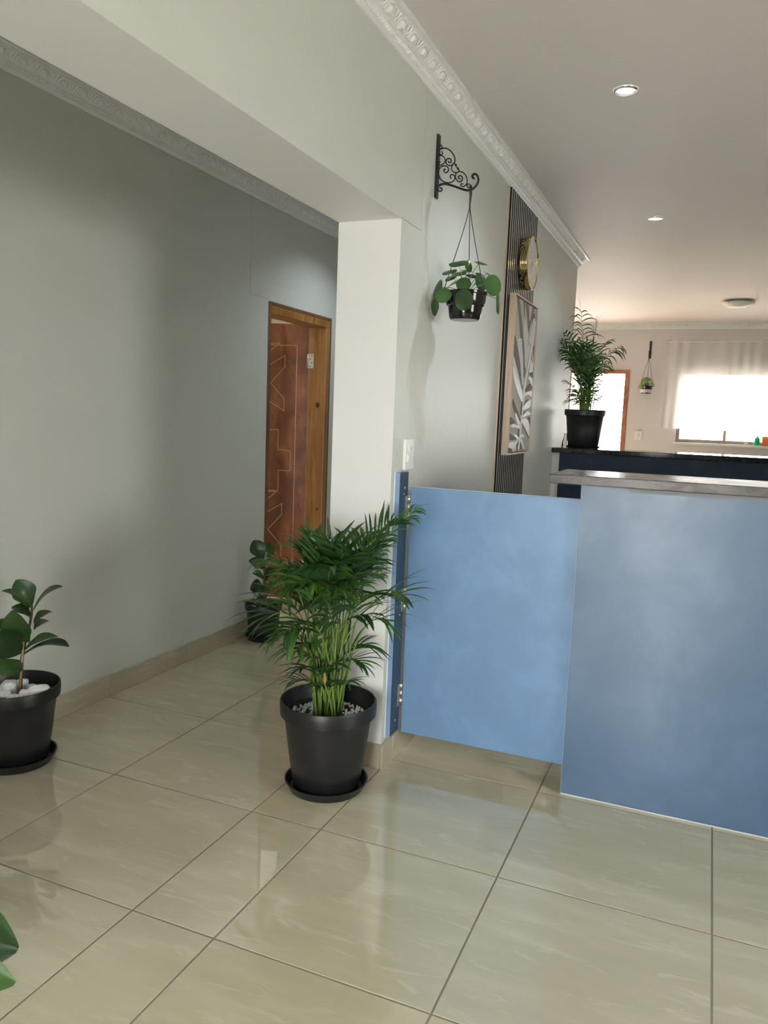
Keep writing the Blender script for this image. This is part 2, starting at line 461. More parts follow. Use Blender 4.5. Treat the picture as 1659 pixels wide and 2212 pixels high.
# ------------------------------------------------------------------ cornices
PROF = [(0, .078), (.007, .078), (.009, .070), (.013, .066), (.013, .060), (.019, .058), (.024, .054), (.024, .049), (.030, .048), (.033, .044),
        (.037, .043), (.045, .036), (.054, .027), (.062, .018), (.066, .0155), (.066, .012), (.078, .011), (.078, 0), (0, 0)]
SP = .1
def ornaments(y0, y1, ph=0.0):
    """egg and dart relief and rope bead along +Y, on a cornice growing towards +X from x = 0 under z = 0"""
    parts = []
    d = Vector((1, 0, 1)).normalized(); nrm = Vector((1, 0, -1)).normalized(); c0 = Vector((.0495, 0, -.0315))
    k = math.ceil((y0-ph)/SP)
    while ph+k*SP < y1-.03:
        yc = ph+k*SP
        if yc > y0+.03:
            V, F = ball((0, 0, 0), 1, 1, 1, 8, 6)
            V = [c0+d*(v[0]*.017-.003)+Vector((0, 1, 0))*(v[1]*.0165)+nrm*(v[2]*.017)+Vector((0, yc, 0)) for v in V]
            parts.append((V, F))
            arc = []
            for j in range(9):
                a = -PI*.12+(PI*1.24)*j/8
                arc.append(c0+d*(math.sin(a)*.022-.004)+Vector((0, yc+math.cos(a)*.027, 0))+nrm*.002)
            parts.append(tube(arc, .0052, 6))
            for s, w in ((-1, .5), (1, .5)):
                yd = yc+SP*.5+s*.0085
                parts.append(tube([c0+d*.016+Vector((0, yd+s*.004, 0)), c0+nrm*.004+Vector((0, yd, 0)), c0-d*.018+Vector((0, yc+SP*.5, 0))], lambda t: .0068*(1-.55*t), 5))
        k += 1
    y = y0+.004
    while y < y1-.004:
        V, F = ball((0, 0, 0), .0062, .0042, .0095, 6, 4)
        V = [Vector((.0185+v[0]+v[2]*.45, y+v[1]+v[2]*.35, -.0555+v[2]*.8+v[0]*-.3)) for v in V]
        parts.append((V, F)); y += .0106
    return parts
def cornice(name, y0, y1, xf, label, mir0=0, mir1=0, joints=(), ph=0.0):
    """runs along Y at the wall face; mir = +1 for an outside mitre"""
    cuts = [y0]+[j for j in joints]+[y1]
    parts = []
    for a, b in zip(cuts[:-1], cuts[1:]):
        n = len(PROF); V = []
        for u, v in PROF: V.append((u, a+.0006-(mir0*u if a == y0 else 0), -v))
        for u, v in PROF: V.append((u, b-.0006+(mir1*u if b == y1 else 0), -v))
        F = [(i, (i+1) % n, n+(i+1) % n, n+i) for i in range(n)]+[tuple(reversed(range(n))), tuple(range(n, 2*n))]
        parts.append((V, F))
    parts += ornaments(y0, y1, ph)
    return join(*parts)
def move(mesh, f): return [f(Vector(v)) for v in mesh[0]], mesh[1]
c1 = cornice('', -3.0, YE, 0, '', 0, 1, (1.42, 3.38), .0144)
endc = cornice('', 0, .25, 0, '', 1, 0, (), .05)
c1b = move(endc, lambda v: Vector((-v.y, YE+v.x, v.z)))           # return round the end of the wall
c1 = join(c1, (c1b[0], [tuple(reversed(f)) for f in c1b[1]]))
struct(obj('trim_1', *move(c1, lambda v: v+Vector((0, 0, ZC))), WHITE, smooth=False), 'white egg-and-dart cornice along the dividing wall', 'cornice')
c2 = cornice('', -3.0, 4.0, 0, '', 0, 0, (2.0,), .03)
struct(obj('trim_2', *move(c2, lambda v: v+Vector((XL, 0, ZC))), WHITE), 'white egg-and-dart cornice on the passage wall behind the beam', 'cornice')
c3 = cornice('', -XR, -XL, 0, '', 0, 0, (-1.0,), .03)
c3 = move(c3, lambda v: Vector((-v.y, YF-v.x, ZC+v.z)))
struct(obj('trim_3', *c3, WHITE), 'white patterned cornice above the far window', 'cornice')

# ------------------------------------------------------------------ tiled skirtings
def skirting(name, runs, label):
    """runs: (axis, face coordinate, outward sign, start, end, joints); one piece for each tile"""
    o = empty(name, (runs[0][1] if runs[0][0] == 'y' else runs[0][3], runs[0][3] if runs[0][0] == 'y' else runs[0][1], 0))
    struct(o, label, 'skirting')
    H, t = .1, .011
    for ax, fc, sg, a, b, js in runs:
        cuts = [a]+[j for j in js if a+.01 < j < b-.01]+[b]
        for p, q in zip(cuts[:-1], cuts[1:]):
            lo, hi = min(fc, fc+sg*t), max(fc, fc+sg*t)
            bx = (lo, hi, p+.0008, q-.0008, 0.0004, H) if ax == 'y' else (p+.0008, q-.0008, lo, hi, .0004, H)
            bev(obj('skirting_tile', *box(*bx), SKIRT, o), .0012, 1)
    return o
js = [-.6*k for k in range(6, 0, -1)]+[.01]+[.61+.6*k for k in range(14)]
skirting('baseboard_left', [('y', XL, 1, YN, DY0-.004, js), ('y', XL, 1, DY1+.004, 4.0, js)], 'beige tile skirting along the passage wall')
skirting('baseboard_middle', [('y', 0, 1, YJ-.011, YE, [.6+.6*k for k in range(7)]), ('x', YJ, -1, XB, 0, []), ('y', XB, -1, YJ-.011, 4.0, js)], 'beige tile skirting wrapped round the foot of the white pier')
skirting('baseboard_right', [('y', XR, -1, YN, YF, js)], 'beige tile skirting on the counter side wall')
skirting('baseboard_back', [('x', YF, -1, FX1+.06, XR, [.6*k for k in range(1, 8)])], 'beige tile skirting under the far window')

# ------------------------------------------------------------------ side door (open) in the left wall
door = empty('door_1', (XL, DY0, 0)); struct(door, 'reddish stained wooden door standing ajar in a pine frame', 'door')
FD = .135
fr_l = obj('frame_jamb', *box(XL-FD, XL+.004, DY0, DY0+.034, 0, DZ), FRAMEW, door)
fr_r = obj('frame_jamb', *box(XL-FD, XL+.002, DY1-.072, DY1-.012, 0, DZ-.068), PINE, door)
fr_e = obj('frame_edge', *box(XL-.03, XL+.005, DY1-.020, DY1, 0, DZ), FRAMEW, door)
fr_h = obj('frame_head', *box(XL-FD, XL+.003, DY0+.034, DY1-.012, DZ-.068, DZ-.012), PINE, door)
fr_h2 = obj('frame_edge', *box(XL-.03, XL+.005, DY0+.034, DY1-.020, DZ-.02, DZ), FRAMEW, door)
for o in (fr_l, fr_r, fr_e, fr_h, fr_h2): bev(o, .003, 2)
kn = obj('knot', *move(ball((0, 0, 0), .014, .0012, .02, 10, 6), lambda v: v+at(686, 875, 1, DY1-.072)), mat('pine_knot', (.07, .018, .008), .35), door, smooth=True)
kn2 = obj('knot', *move(ball((0, 0, 0), .009, .0012, .013, 10, 6), lambda v: v+at(684, 1100, 1, DY1-.072)), kn.data.materials[0], door, smooth=True)
# the leaf, hinged on the far jamb and swung into the room
HN = Vector((XL-FD-.004, DY1-.068, 0)); ANG = math.radians(73)
ld = Vector((-math.sin(ANG), -math.cos(ANG), 0)); ln = Vector((math.cos(ANG), -math.sin(ANG), 0))     # along the leaf, towards the camera
LW, LH, LT = .745, 1.96, .04
def leafpt(s, z, d=0.0): return HN+ld*s+ln*d+Vector((0, 0, z))
def leafbox(s0, s1, z0, z1, d0, d1):
    V = [leafpt(s, z, d) for z in (z0, z1) for d in (d0, d1) for s in (s0, s1)]
    return V, box(0, 1, 0, 1, 0, 1)[1]
leaf = obj('door_leaf', *leafbox(.004, LW, .012, LH+.03, -LT, 0), DOORW, door); bev(leaf, .002)
def routed(P, w=.0055):
    ms = []
    for a, b in zip(P[:-1], P[1:]):
        A, B = leafpt(*a, 0), leafpt(*b, 0); t = (B-A).normalized(); s = t.cross(ln)
        V = [A-s*w/2-t*w/2, A+s*w/2-t*w/2, B+s*w/2+t*w/2, B-s*w/2+t*w/2]
        ms.append(([v+ln*e for e in (-.002, .0012) for v in V], [(0, 3, 2, 1), (4, 5, 6, 7), (0, 1, 5, 4), (1, 2, 6, 5), (2, 3, 7, 6), (3, 0, 4, 7)]))
    return join(*ms)
def leafpx(px, py):
    d = ray(px, py); t = (HN-CAM).dot(ln)/d.dot(ln); P = CAM+d*t-HN
    return (P.dot(ld), P.z)
cp = lambda a, b: (500+a*260/719, 620+b*260/719)
LP = lambda a, b: leafpx(*cp(a, b))
inx = LP(380, 900)[0]
lines = [[(inx, .12), (inx, LH-.12), (LW-inx, LH-.12), (LW-inx, .12), (inx, .12)]]
def mirrored(P): return [(LW-s, z) for s, z in P]
mid = LW/2
def cheek(z0):   # the K-shaped chevrons
    a = LP(320, 430)[0]; lo = LP(232, 540)[0]
    return [[(mid, z0+.09), (a, z0+.215), (a, z0+.135), (a+.10, z0+.02), (a, z0-.09), (a, z0-.175), (mid, z0-.05)],
            [(mid, z0+.30), (a+.04, z0+.30), (mid, z0+.17)]]
zt = LP(250, 590)[1]
for z0 in (zt, LP(245, 1465)[1]):
    for P in cheek(z0):
        lines += [P, mirrored(P)]
st = [(mid, LP(280, 852)[1]), (LP(280, 852)[0], LP(280, 852)[1]), (LP(280, 852)[0], LP(278, 970)[1]), (LP(352, 980)[0], LP(352, 978)[1]), (LP(352, 980)[0], LP(352, 1098)[1]), (LP(280, 1098)[0], LP(352, 1098)[1]), (LP(280, 1098)[0], LP(275, 1215)[1]), (mid, LP(275, 1215)[1])]
lines += [st, mirrored(st)]
for P in lines: obj('routed_groove', *routed(P), PALE_LINE, leaf)
hd = obj('lever_handle', *join(tube([leafpt(LW-.06, 1.02, 0), leafpt(LW-.06, 1.02, .05)], .009), tube([leafpt(LW-.06, 1.02, .045), leafpt(LW-.17, 1.02, .045)], .008), leafbox(LW-.082, LW-.038, .92, 1.10, -.001, .006)), STEEL, leaf, smooth=False)
def butt_hinge(z, h, parent):
    y = DY1-.072
    hg = obj('hinge', *boxes((XL-FD+.002, XL-FD+.042, y-.003, y-.0005, z, z+h)), STEEL, parent)
    obj('knuckle', *tube([(XL-FD-.004, y-.004, z), (XL-FD-.004, y-.004, z+h)], .006, 10), STEEL, hg, smooth=True)
    for k in range(4):
        zz = z+h*(.14+.24*k); xx = XL-FD+.015+.014*(k % 2)
        obj('screw', *tube([(xx, y-.0045, zz), (xx, y-.0025, zz)], .004, 8), mat('dark_screw', (.05, .05, .05), .5) if k == 0 and not bpy.data.materials.get('dark_screw') else bpy.data.materials.get('dark_screw'), hg)
butt_hinge(1.685, .10, door); butt_hinge(.22, .10, door)

# ------------------------------------------------------------------ far door and window, glazed front door, side room window
d2 = empty('door_2', (FX0, YF, 0)); struct(d2, 'far wooden door frame open to bright daylight', 'door')
for nm, b in (('frame_jamb', (FX0, FX0+.055, YF-.012, YF+.10, 0, FZ)), ('frame_jamb', (FX1-.055, FX1, YF-.012, YF+.10, 0, FZ)), ('frame_head', (FX0+.055, FX1-.055, YF-.012, YF+.10, FZ-.05, FZ))):
    bev(obj(nm, *box(*b), PINE if nm == 'x' else DOORW, d2), .003)
lf = obj('door_leaf', *box(FX0-.0, FX0+.04, YF+.11, YF+.84, .01, FZ-.055), DOORW, d2); bev(lf, .003)

w1 = empty('window_1', (WX0, YF, WZ0)); struct(w1, 'wide bronze-framed far window above a white sill', 'window')
fy0, fy1 = YF+.05, YF+.09
def bar(nm, x0, x1, z0, z1, par, m_=ALU): return bev(obj(nm, *box(x0, x1, fy0, fy1, z0, z1), m_, par), .002)
FT = .042
bar('window_frame', WX0, WX1, WZ0, WZ0+FT, w1); bar('window_frame', WX0, WX1, WZ1-FT, WZ1, w1)
bar('window_frame', WX0, WX0+FT, WZ0+FT, WZ1-FT, w1); bar('window_frame', WX1-FT, WX1, WZ0+FT, WZ1-FT, w1)
for mx in (1.23, 2.05): bar('mullion', mx-.018, mx+.018, WZ0+FT, WZ1-FT, w1)
for a, b in ((WX0+FT, 1.212), (1.248, 2.032), (2.068, WX1-FT)):
    obj('pane', *box(a, b, fy0+.016, fy0+.021, WZ0+FT, WZ1-FT), GLASS, w1)
sl = obj('window_sill', *box(WX0-.04, WX1+.04, YF-.045, YF+.05, WZ0-.032, WZ0-.001), SILLW, w1); bev(sl, .004)
st_ = obj('stay_handle', *join(tube([(1.46, fy0-.004, WZ0+.012), (1.47, fy0-.03, WZ0+.015), (1.50, fy0-.03, WZ0+.02), (1.51, fy0-.004, WZ0+.012)], .006, 8)), STEEL, w1)

w2 = empty('door_3', (BX0, YN, 0)); struct(w2, 'wide glazed entrance doors with bronze frame', 'door')
yy0, yy1 = YN-.10, YN-.05
def fbar(nm, x0, x1, z0, z1): return bev(obj(nm, *box(x0, x1, yy0, yy1, z0, z1), ALU, w2), .002)
fbar('door_frame', BX0, BX1, BZ-.05, BZ); fbar('door_frame', BX0, BX1, .0, .05)
for x_ in (BX0, (BX0+BX1)/2-.03, BX1-.05): fbar('door_stile', x_, x_+.05, .05, BZ-.05)
for a, b in ((BX0+.05, (BX0+BX1)/2-.03), ((BX0+BX1)/2+.02, BX1-.05)):
    obj('pane', *box(a, b, yy0+.02, yy0+.026, .05, BZ-.05), GLASS, w2)
w3 = empty('window_2', (-4.4, 2.2, .9)); struct(w3, 'plain window of the side room', 'window')
for nm, b in (('window_frame', (-4.37, -4.33, 2.2, 2.245, .9, 2.1)), ('window_frame', (-4.37, -4.33, 3.555, 3.6, .9, 2.1)), ('window_frame', (-4.37, -4.33, 2.245, 3.555, .9, .945)), ('window_frame', (-4.37, -4.33, 2.245, 3.555, 2.055, 2.1)), ('pane', (-4.355, -4.349, 2.245, 3.555, .945, 2.055))):
    obj(nm, *box(*b), GLASS if nm == 'pane' else ALU, w3)

w4 = empty('added_window_3', (XR, -1.8, .8)); struct(w4, 'unseen bronze-framed window added to brighten the room from the counter side', 'window')  # out of view, put in to raise the ambient light
for nm, b in (('window_frame', (XR+.04, XR+.08, -1.8, -.4, .9, .945)), ('window_frame', (XR+.04, XR+.08, -1.8, -.4, 2.055, 2.1)), ('window_frame', (XR+.04, XR+.08, -1.8, -1.755, .945, 2.055)), ('window_frame', (XR+.04, XR+.08, -.445, -.4, .945, 2.055))):
    obj(nm, *box(*b), ALU, w4)
obj('pane', *box(XR+.058, XR+.063, -1.755, -.445, .945, 2.055), GLASS, w4)
og3 = obj('ground', *box(XR+.12, XR+9, YN-9, YF+9, -.2, -.055), PAVE); struct(og3, 'pale paving outside the added counter side window', 'ground')

# ------------------------------------------------------------------ counter, gate, bar
GY0 = .645; PT = .016
PX = .678                                   # left edge of the counter front
ctr = thing('reception_counter', (PX, .63, 0), 'blue panelled reception counter with a dark ledge top', 'counter')
fp = obj('front_panel', *box(PX, 3.3, .622, .622+PT, .006, 1.155), BLUE2, ctr); bev(fp, .0012, 1)
obj('panel_edging', *box(PX-.0008, PX, .6225, .6375, .006, 1.155), EDGE, fp)
obj('bottom_trim', *box(PX, 3.3, .6215, .638, 0.0005, .0055), EDGE, ctr)
obj('side_panel', *box(PX+.030, PX+.046, .622+PT, .96, .006, 1.155), BLUE2, ctr)
obj('back_panel', *box(PX+.046, 3.3, .944, .96, .006, 1.155), BLUE2, ctr)
bt = obj('under_ledge_strip', *box(.842, 3.25, .612, .622, 1.139, 1.1545), mat('grey_strip', (.19, .21, .235), .5), ctr)  # thin grey strip below the ledge, proud of the front panel
wt = tag(obj('counter_top', *box(.573, 3.4, .563, .915, 1.156, 1.189), LAMIN), 'mottled grey-brown laminate ledge on top of the blue counter', 'countertop'); bev(wt, .003, 2)

gate = thing('swing_gate', (.02, GY0, .1), 'plain sky-blue swing gate hung between pier and counter', 'gate')
gp_ = obj('gate_panel', *box(.027, .700, GY0, GY0+PT, .103, 1.099), BLUE, gate); bev(gp_, .0012, 1)
obj('top_edging', *box(.027, .700, GY0+.0005, GY0+PT-.0005, 1.099, 1.0998), EDGE, gp_)
post = thing('gate_batten', (.008, .58, .118), 'narrow dark blue batten screwed to the pier beside the gate', 'batten')
pb = obj('batten', *box(.002, .020, .540, .630, .118, 1.158), BATT, post); bev(pb, .001, 1)
obj('front_edging', *box(.002, .020, .5390, .5400, .118, 1.158), BLUE_EDGE, post)
obj('filler_bead', *box(.0, .0022, .533, .541, .118, 1.160), mat('white_filler', (.85, .85, .85), .5), post)
scr = None
for z in (1.098, 1.075, .60, .17):
    yy = .592 if z != 1.075 else .586
    s_ = obj('screw', *tube([(.0195, yy, z), (.0215, yy, z)], .0042, 10), SCREW, post) if scr is None else dup(scr, 'screw', (.0205, yy, z-.0042), post)
    scr = scr or s_
def flag_hinge(z):
    h = obj('hinge', *boxes((.0202, .0222, .606, .632, z-.045, z+.045)), BRASS, gate)
    obj('knuckle', *tube([(.0235, .637, z-.045), (.0235, .637, z-.016), ], .0052, 10), BRASS, h, smooth=True)
    obj('knuckle', *tube([(.0235, .637, z-.014), (.0235, .637, z+.014), ], .0052, 10), BRASS, h, smooth=True)
    obj('knuckle', *tube([(.0235, .637, z+.016), (.0235, .637, z+.045), ], .0052, 10), BRASS, h, smooth=True)
for z in (1.02, .655, .265): flag_hinge(z)

barw = thing('bar_divider', (.06, 3.66, 0), 'dark navy panelled half wall below the granite top', 'half wall')
obj('wall_stub', *box(0.0005, 3.6, 3.672, 3.85, .0005, 1.148), WALL, barw)
bp_ = obj('navy_panel', *box(.056, 3.6, 3.655, 3.671, .11, 1.148), NAVY, barw)
obj('panel_edging', *box(.0535, .056, 3.654, 3.671, .11, 1.148), mat('white_edging', (.78, .78, .76), .4), bp_)
obj('plinth_tile', *box(.012, 3.6, 3.66, 3.671, .0005, .109), SKIRT, barw)
gt = tag(obj('granite_top', *box(.001, 3.7, 3.622, 4.03, 1.150, 1.186), GRAN), 'long black granite slab on the navy half wall', 'countertop'); bev(gt, .004, 2)

# ------------------------------------------------------------------ slatted panel, clock, painting
SY0, SY1 = 1.972, 2.668
sp_ = thing('slat_wall_panel', (.0, (SY0+SY1)/2, 0), 'tall dark ribbed slat panel behind the clock and painting', 'wall panel')
obj('felt_backing', *box(.0005, .008, SY0+.004, SY1, .102, 2.588), FELT, sp_)
obj('edge_strip', *box(.0005, .009, SY0, SY0+.004, .102, 2.588), OAK, sp_)
ns = 16; pitch = (SY1-SY0-.012)/ns
sl0 = None
for k in range(ns):
    y0 = SY0+.018+k*pitch
    if sl0 is None:
        V, F = box(.008, .0145, y0, y0+pitch*.56, .102, 2.588)
        sl0 = obj('slat', V, F, [FELT, SLATM], sp_, fm=[0, 0, 0, 0, 0, 1])
    else:
        dup(sl0, 'slat', (.01125, y0+pitch*.28, .102), sp_)
CY, CZ, CRD = 2.345, 2.262, .148
ck = thing('wall_clock', (.022, CY, CZ), 'round gold-rimmed wall clock with a pale marble face', 'clock')
def xlathe(prof, n=64): return move(lathe((0, 0, 0), prof, n), lambda v: Vector((v.z, CY+v.y, CZ-v.x)))
obj('case', *xlathe([(.0, .022), (CRD-.004, .022), (CRD, .026), (CRD, .066), (CRD-.002, .070), (CRD-.007, .070), (CRD-.009, .063), (CRD-.009, .03)]), GOLD, ck, smooth=False)
fc = obj('dial', *xlathe([(0, .058), (CRD-.009, .058), (CRD-.009, .0635), (0, .0635)]), MARB, ck)
for k in range(12):
    a = k*PI/6; L_ = .018 if k % 3 else .028
    c_, s_ = math.cos(a), math.sin(a)
    V = [Vector((.0635+e, CY+s_*r+c_*w, CZ+c_*r-s_*w)) for e in (0, .0015) for r, w in ((CRD-.04, -.002), (CRD-.04, .002), (CRD-.04+L_, .002), (CRD-.04+L_, -.002))]
    obj('hour_mark', V, [(0, 1, 2, 3), (7, 6, 5, 4), (0, 4, 5, 1), (1, 5, 6, 2), (2, 6, 7, 3), (3, 7, 4, 0)], mat('mark_gold_%d' % k, (.62, .52, .40), .4) if k == 0 else bpy.data.materials['mark_gold_0'], fc)
def hand(a, L_, w, e):
    c_, s_ = math.cos(a), math.sin(a)
    V = [Vector((.0655+e+q, CY+s_*r+c_*t, CZ+c_*r-s_*t)) for q in (0, .001) for r, t in ((-.02, -w), (-.02, w), (L_, w*.4), (L_, -w*.4))]
    return V, [(0, 1, 2, 3), (7, 6, 5, 4), (0, 4, 5, 1), (1, 5, 6, 2), (2, 6, 7, 3), (3, 7, 4, 0)]
obj('hour_hand', *hand(5.2, .055, .003, 0), GOLD, fc); obj('minute_hand', *hand(3.9, .085, .0022, .0015), GOLD, fc)
obj('hub', *move(ball((0, 0, 0), .005, .007, .007), lambda v: v+Vector((.066, CY, CZ))), GOLD, fc, smooth=True)

PY0, PY1, PZ0, PZ1 = 2.034, 2.598, 1.180, 2.052
pic = thing('framed_painting', (.022, (PY0+PY1)/2, PZ0), 'tall oak-framed botanical painting with raised white leaves on taupe', 'painting')
FX_ = .060
for nm, b in (('frame_side', (.022, FX_, PY0, PY0+.009, PZ0, PZ1)), ('frame_side', (.022, FX_, PY1-.009, PY1, PZ0, PZ1)), ('frame_rail', (.022, FX_, PY0+.009, PY1-.009, PZ0, PZ0+.009)), ('frame_rail', (.022, FX_, PY0+.009, PY1-.009, PZ1-.009, PZ1))):
    bev(obj(nm, *box(*b), OAK, pic), .001, 1)
obj('shadow_gap_back', *box(.022, .030, PY0+.009, PY1-.009, PZ0+.009, PZ1-.009), FELT, pic)
cv = obj('canvas', *box(.030, .053, PY0+.014, PY1-.014, PZ0+.014, PZ1-.014), CANVAS, pic)
# painted shapes: photo crop coordinates (676 x 2212 over x 1070..1180, y 640..1000) traced onto the canvas plane
CX_ = .0532
def pp(a, b):
    P = at(1070+a*110/676, 640+b*360/2212, 0, CX_); return (P.y, P.z)
def inside(q): return (min(max(q[0], PY0+.016), PY1-.016), min(max(q[1], PZ0+.016), PZ1-.016))
def patch(pts, m_, e, nm='painted_leaf', sm=True):
    P = [inside(pp(*c)) for c in pts]
    if sm: P = [inside((v.x, v.y)) for v in catmull([Vector((*q, 0)) for q in P], 4, True)]
    n = len(P); V = [(CX_-.0005, *q) for q in P]+[(CX_+e, *q) for q in P]
    F = [tuple(range(n, 2*n)), tuple(reversed(range(n)))]+[(i, (i+1) % n, n+(i+1) % n, n+i) for i in range(n)]
    obj(nm, V, F, m_, cv)
taupes = [[(290, 20), (320, 20), (370, 560), (335, 560), (315, 300)], [(375, 30), (400, 40), (385, 280), (378, 150)], [(408, 30), (440, 60), (450, 300), (440, 480), (425, 300)],
          [(480, 90), (520, 120), (450, 450), (440, 460)], [(500, 250), (525, 240), (520, 330), (490, 400)], [(560, 300), (575, 260), (560, 380), (545, 400)],
          [(250, 520), (275, 560), (330, 880), (360, 1180), (350, 1230), (290, 960), (236, 740), (236, 640)], [(350, 570), (370, 560), (390, 760), (398, 980), (375, 1080), (372, 800)],
          [(500, 690), (532, 660), (530, 820), (505, 760)], [(420, 980), (512, 1010), (500, 1090), (440, 1020)], [(390, 1250), (450, 1160), (492, 1200), (480, 1240), (420, 1270)],
          [(235, 1360), (262, 1440), (320, 1590), (330, 1660), (262, 1560), (228, 1440)], [(170, 1630), (205, 1605), (240, 1640), (265, 1690), (200, 1700), (165, 1690)],
          [(345, 1410), (362, 1360), (352, 1560), (330, 1560)], [(370, 1480), (400, 1380), (440, 1370), (400, 1440)], [(370, 1560), (400, 1530), (440, 1560), (380, 1600)],
          [(395, 1640), (455, 1600), (460, 1690), (430, 1650)], [(345, 1680), (375, 1730), (440, 1870), (440, 1890), (390, 1790)],
          [(190, 1820), (205, 1830), (270, 1890), (200, 1910), (190, 1870)], [(300, 1760), (312, 1760), (312, 1860), (298, 1860)],
          [(140, 2000), (170, 2010), (245, 2010), (220, 2080), (140, 2090)], [(280, 1960), (300, 1940), (285, 2080), (268, 2080)], [(320, 1910), (335, 1930), (350, 2060), (310, 1990)]]
for k, t_ in enumerate(taupes): patch(t_, TAUPE, .0006+.00002*k)
pales = [[(340, 560), (352, 600), (365, 900), (370, 1150), (350, 1160), (330, 900), (290, 600)], [(400, 300), (435, 520), (420, 700), (395, 960), (385, 700), (380, 400)], [(470, 100), (490, 110), (455, 330), (450, 200)],
         [(440, 640), (460, 700), (430, 850), (400, 960), (410, 760)], [(505, 300), (525, 320), (510, 480), (470, 640), (450, 580), (490, 380)], [(545, 440), (555, 480), (480, 760), (500, 560)], [(235, 780), (350, 1240), (330, 1330), (280, 1180), (232, 900)],
         [(220, 2060), (250, 1980), (275, 2000), (265, 2070)]]
for k, t_ in enumerate(pales): patch(t_, PALEP, .0012+.00002*k)
whites = [[(232, 945), (262, 1020), (350, 1260), (355, 1390), (330, 1370), (255, 1150)], [(385, 1310), (420, 1270), (488, 1255), (480, 1300), (480, 1340), (430, 1300), (388, 1330)], [(360, 1510), (400, 1420), (470, 1370), (478, 1390), (450, 1470)],
          [(350, 1610), (400, 1540), (440, 1530), (465, 1570), (420, 1580)], [(345, 1650), (380, 1620), (425, 1640), (450, 1740), (445, 1860), (400, 1770), (355, 1680)], [(262, 1560), (275, 1560), (320, 1680), (300, 1700), (275, 1650)],
          [(205, 1720), (240, 1690), (270, 1710), (320, 1710), (310, 1760), (260, 1740), (220, 1740)], [(150, 2000), (190, 1940), (260, 1930), (305, 1900), (260, 1990), (230, 2030), (180, 2010)],
          [(240, 1840), (262, 1835), (310, 1880), (295, 1900), (260, 1870)], [(320, 1880), (350, 1830), (375, 1850), (375, 1870), (345, 1870)], [(325, 1910), (345, 1900), (378, 2010), (372, 2020)],
          [(430, 1090), (470, 1070), (500, 1130), (492, 1200), (455, 1120)], [(440, 1010), (470, 930), (518, 880), (515, 900), (490, 960), (512, 990), (480, 1005)], [(465, 860), (475, 850), (480, 900), (455, 950)]]
for k, t_ in enumerate(whites): patch(t_, WHITEP, .0026+.00003*k)
def stemline(pts, w, m_, nm):
    P = [Vector((CX_+.002, *pp(*c))) for c in pts]
    V, F = tube(catmull(P, 4), w, 6); obj(nm, V, F, m_, cv, smooth=True)
stemline([(305, 2030), (322, 1880), (345, 1600), (368, 1380), (385, 1200), (430, 950), (470, 720), (500, 520), (530, 340)], .0042, WHITEP, 'painted_stem')

# ------------------------------------------------------------------ switches
def switch_plate(name, label, cat, P, nx, rockers):
    """P: origin at the middle of the lower edge on the wall; nx: outward axis 'x' or '-y'"""
    o = thing(name, P, label, cat, None)
    def q(s, d, z): return Vector(P)+(Vector((d, s, z)) if nx == 'x' else Vector((s, -d, z)))
    def sb(nm, s0, s1, d0, d1, z0, z1, par, m_=SWITCH, b=.002):
        V = [q(s, d, z) for z in (z0, z1) for d in (d0, d1) for s in (s0, s1)]
        F = box(0, 1, 0, 1, 0, 1)[1]
        if nx == 'x': F = [tuple(reversed(f)) for f in F]
        r_ = obj(nm, V, F, m_, par); return bev(r_, b, 2)
    pl = sb('cover_plate', -.046, .046, .0005, .013, 0, .118, o)
    for s0, s1, z0, z1 in rockers:
        r_ = sb('rocker', s0, s1, .0125, .0165, z0, z1, o, SWITCH, .0015)
        V = [q(s, d, z) for (s, d, z) in ((s0+.004, .0165, z1-.004), (s1-.004, .0165, z1-.004), (s1-.004, .0185, z1-.006), (s0+.004, .0185, z1-.006), (s0+.004, .0165, z0+.006), (s1-.004, .0165, z0+.006))]
        obj('toggle_ridge', V, [(0, 1, 2, 3), (3, 2, 5, 4), (0, 3, 4), (1, 5, 2)], SWITCH, r_)
switch_plate('light_switch', 'white three-lever light switch above the blue batten', 'switch', (0, .652, 1.164), 'x', [(-.018, .018, .070, .098), (-.030, -.002, .030, .060), (.002, .030, .030, .060)])
switch_plate('light_switch', 'white wall switch between the far door and window', 'switch', (.208, YF, 1.186), '-y', [(-.016, .016, .064, .09), (-.028, -.002, .032, .058), (.002, .028, .032, .058)])

# ------------------------------------------------------------------ ceiling lights
def downlight(x, y, label, watts):
    o = thing('downlight', (x, y, ZC-.006), label, 'downlight', 'recessed ceiling downlights')
    V, F = lathe((x, y, ZC), [(.046, -.0005), (.046, -.004), (.040, -.007), (.034, -.007), (.033, -.0035)], 40)
    obj('trim_ring', V, F, CHROME, o, smooth=True)
    V, F = lathe((x, y, ZC), [(.033, -.0045), (.018, -.0062), (.0005, -.0066)], 32)
    obj('lens', V, F, LED, o, smooth=True)
    d = bpy.data.lights.new('downlight_beam', 'SPOT'); d.energy = watts; d.color = (.84, .94, 1.0)
    d.spot_size = math.radians(140); d.spot_blend = .7; d.shadow_soft_size = .02
    l = bpy.data.objects.new('downlight_beam', d); put(l, (x, y, ZC-.014), o)
downlight(.667, 1.134, 'lit recessed downlight nearer the hanging bracket', 26)
downlight(.648, 3.141, 'lit recessed downlight nearer the granite bar', 12)
downlight(2.6, 1.134, 'recessed downlight above the far end of the counter', 14)
downlight(2.6, 3.141, 'recessed downlight above the far end of the bar', 14)

downlight(-.85, -1.55, 'recessed downlight in the passage above the near fig', 13)
downlight(-.85, 2.55, 'recessed downlight in the passage beside the open door', 24)

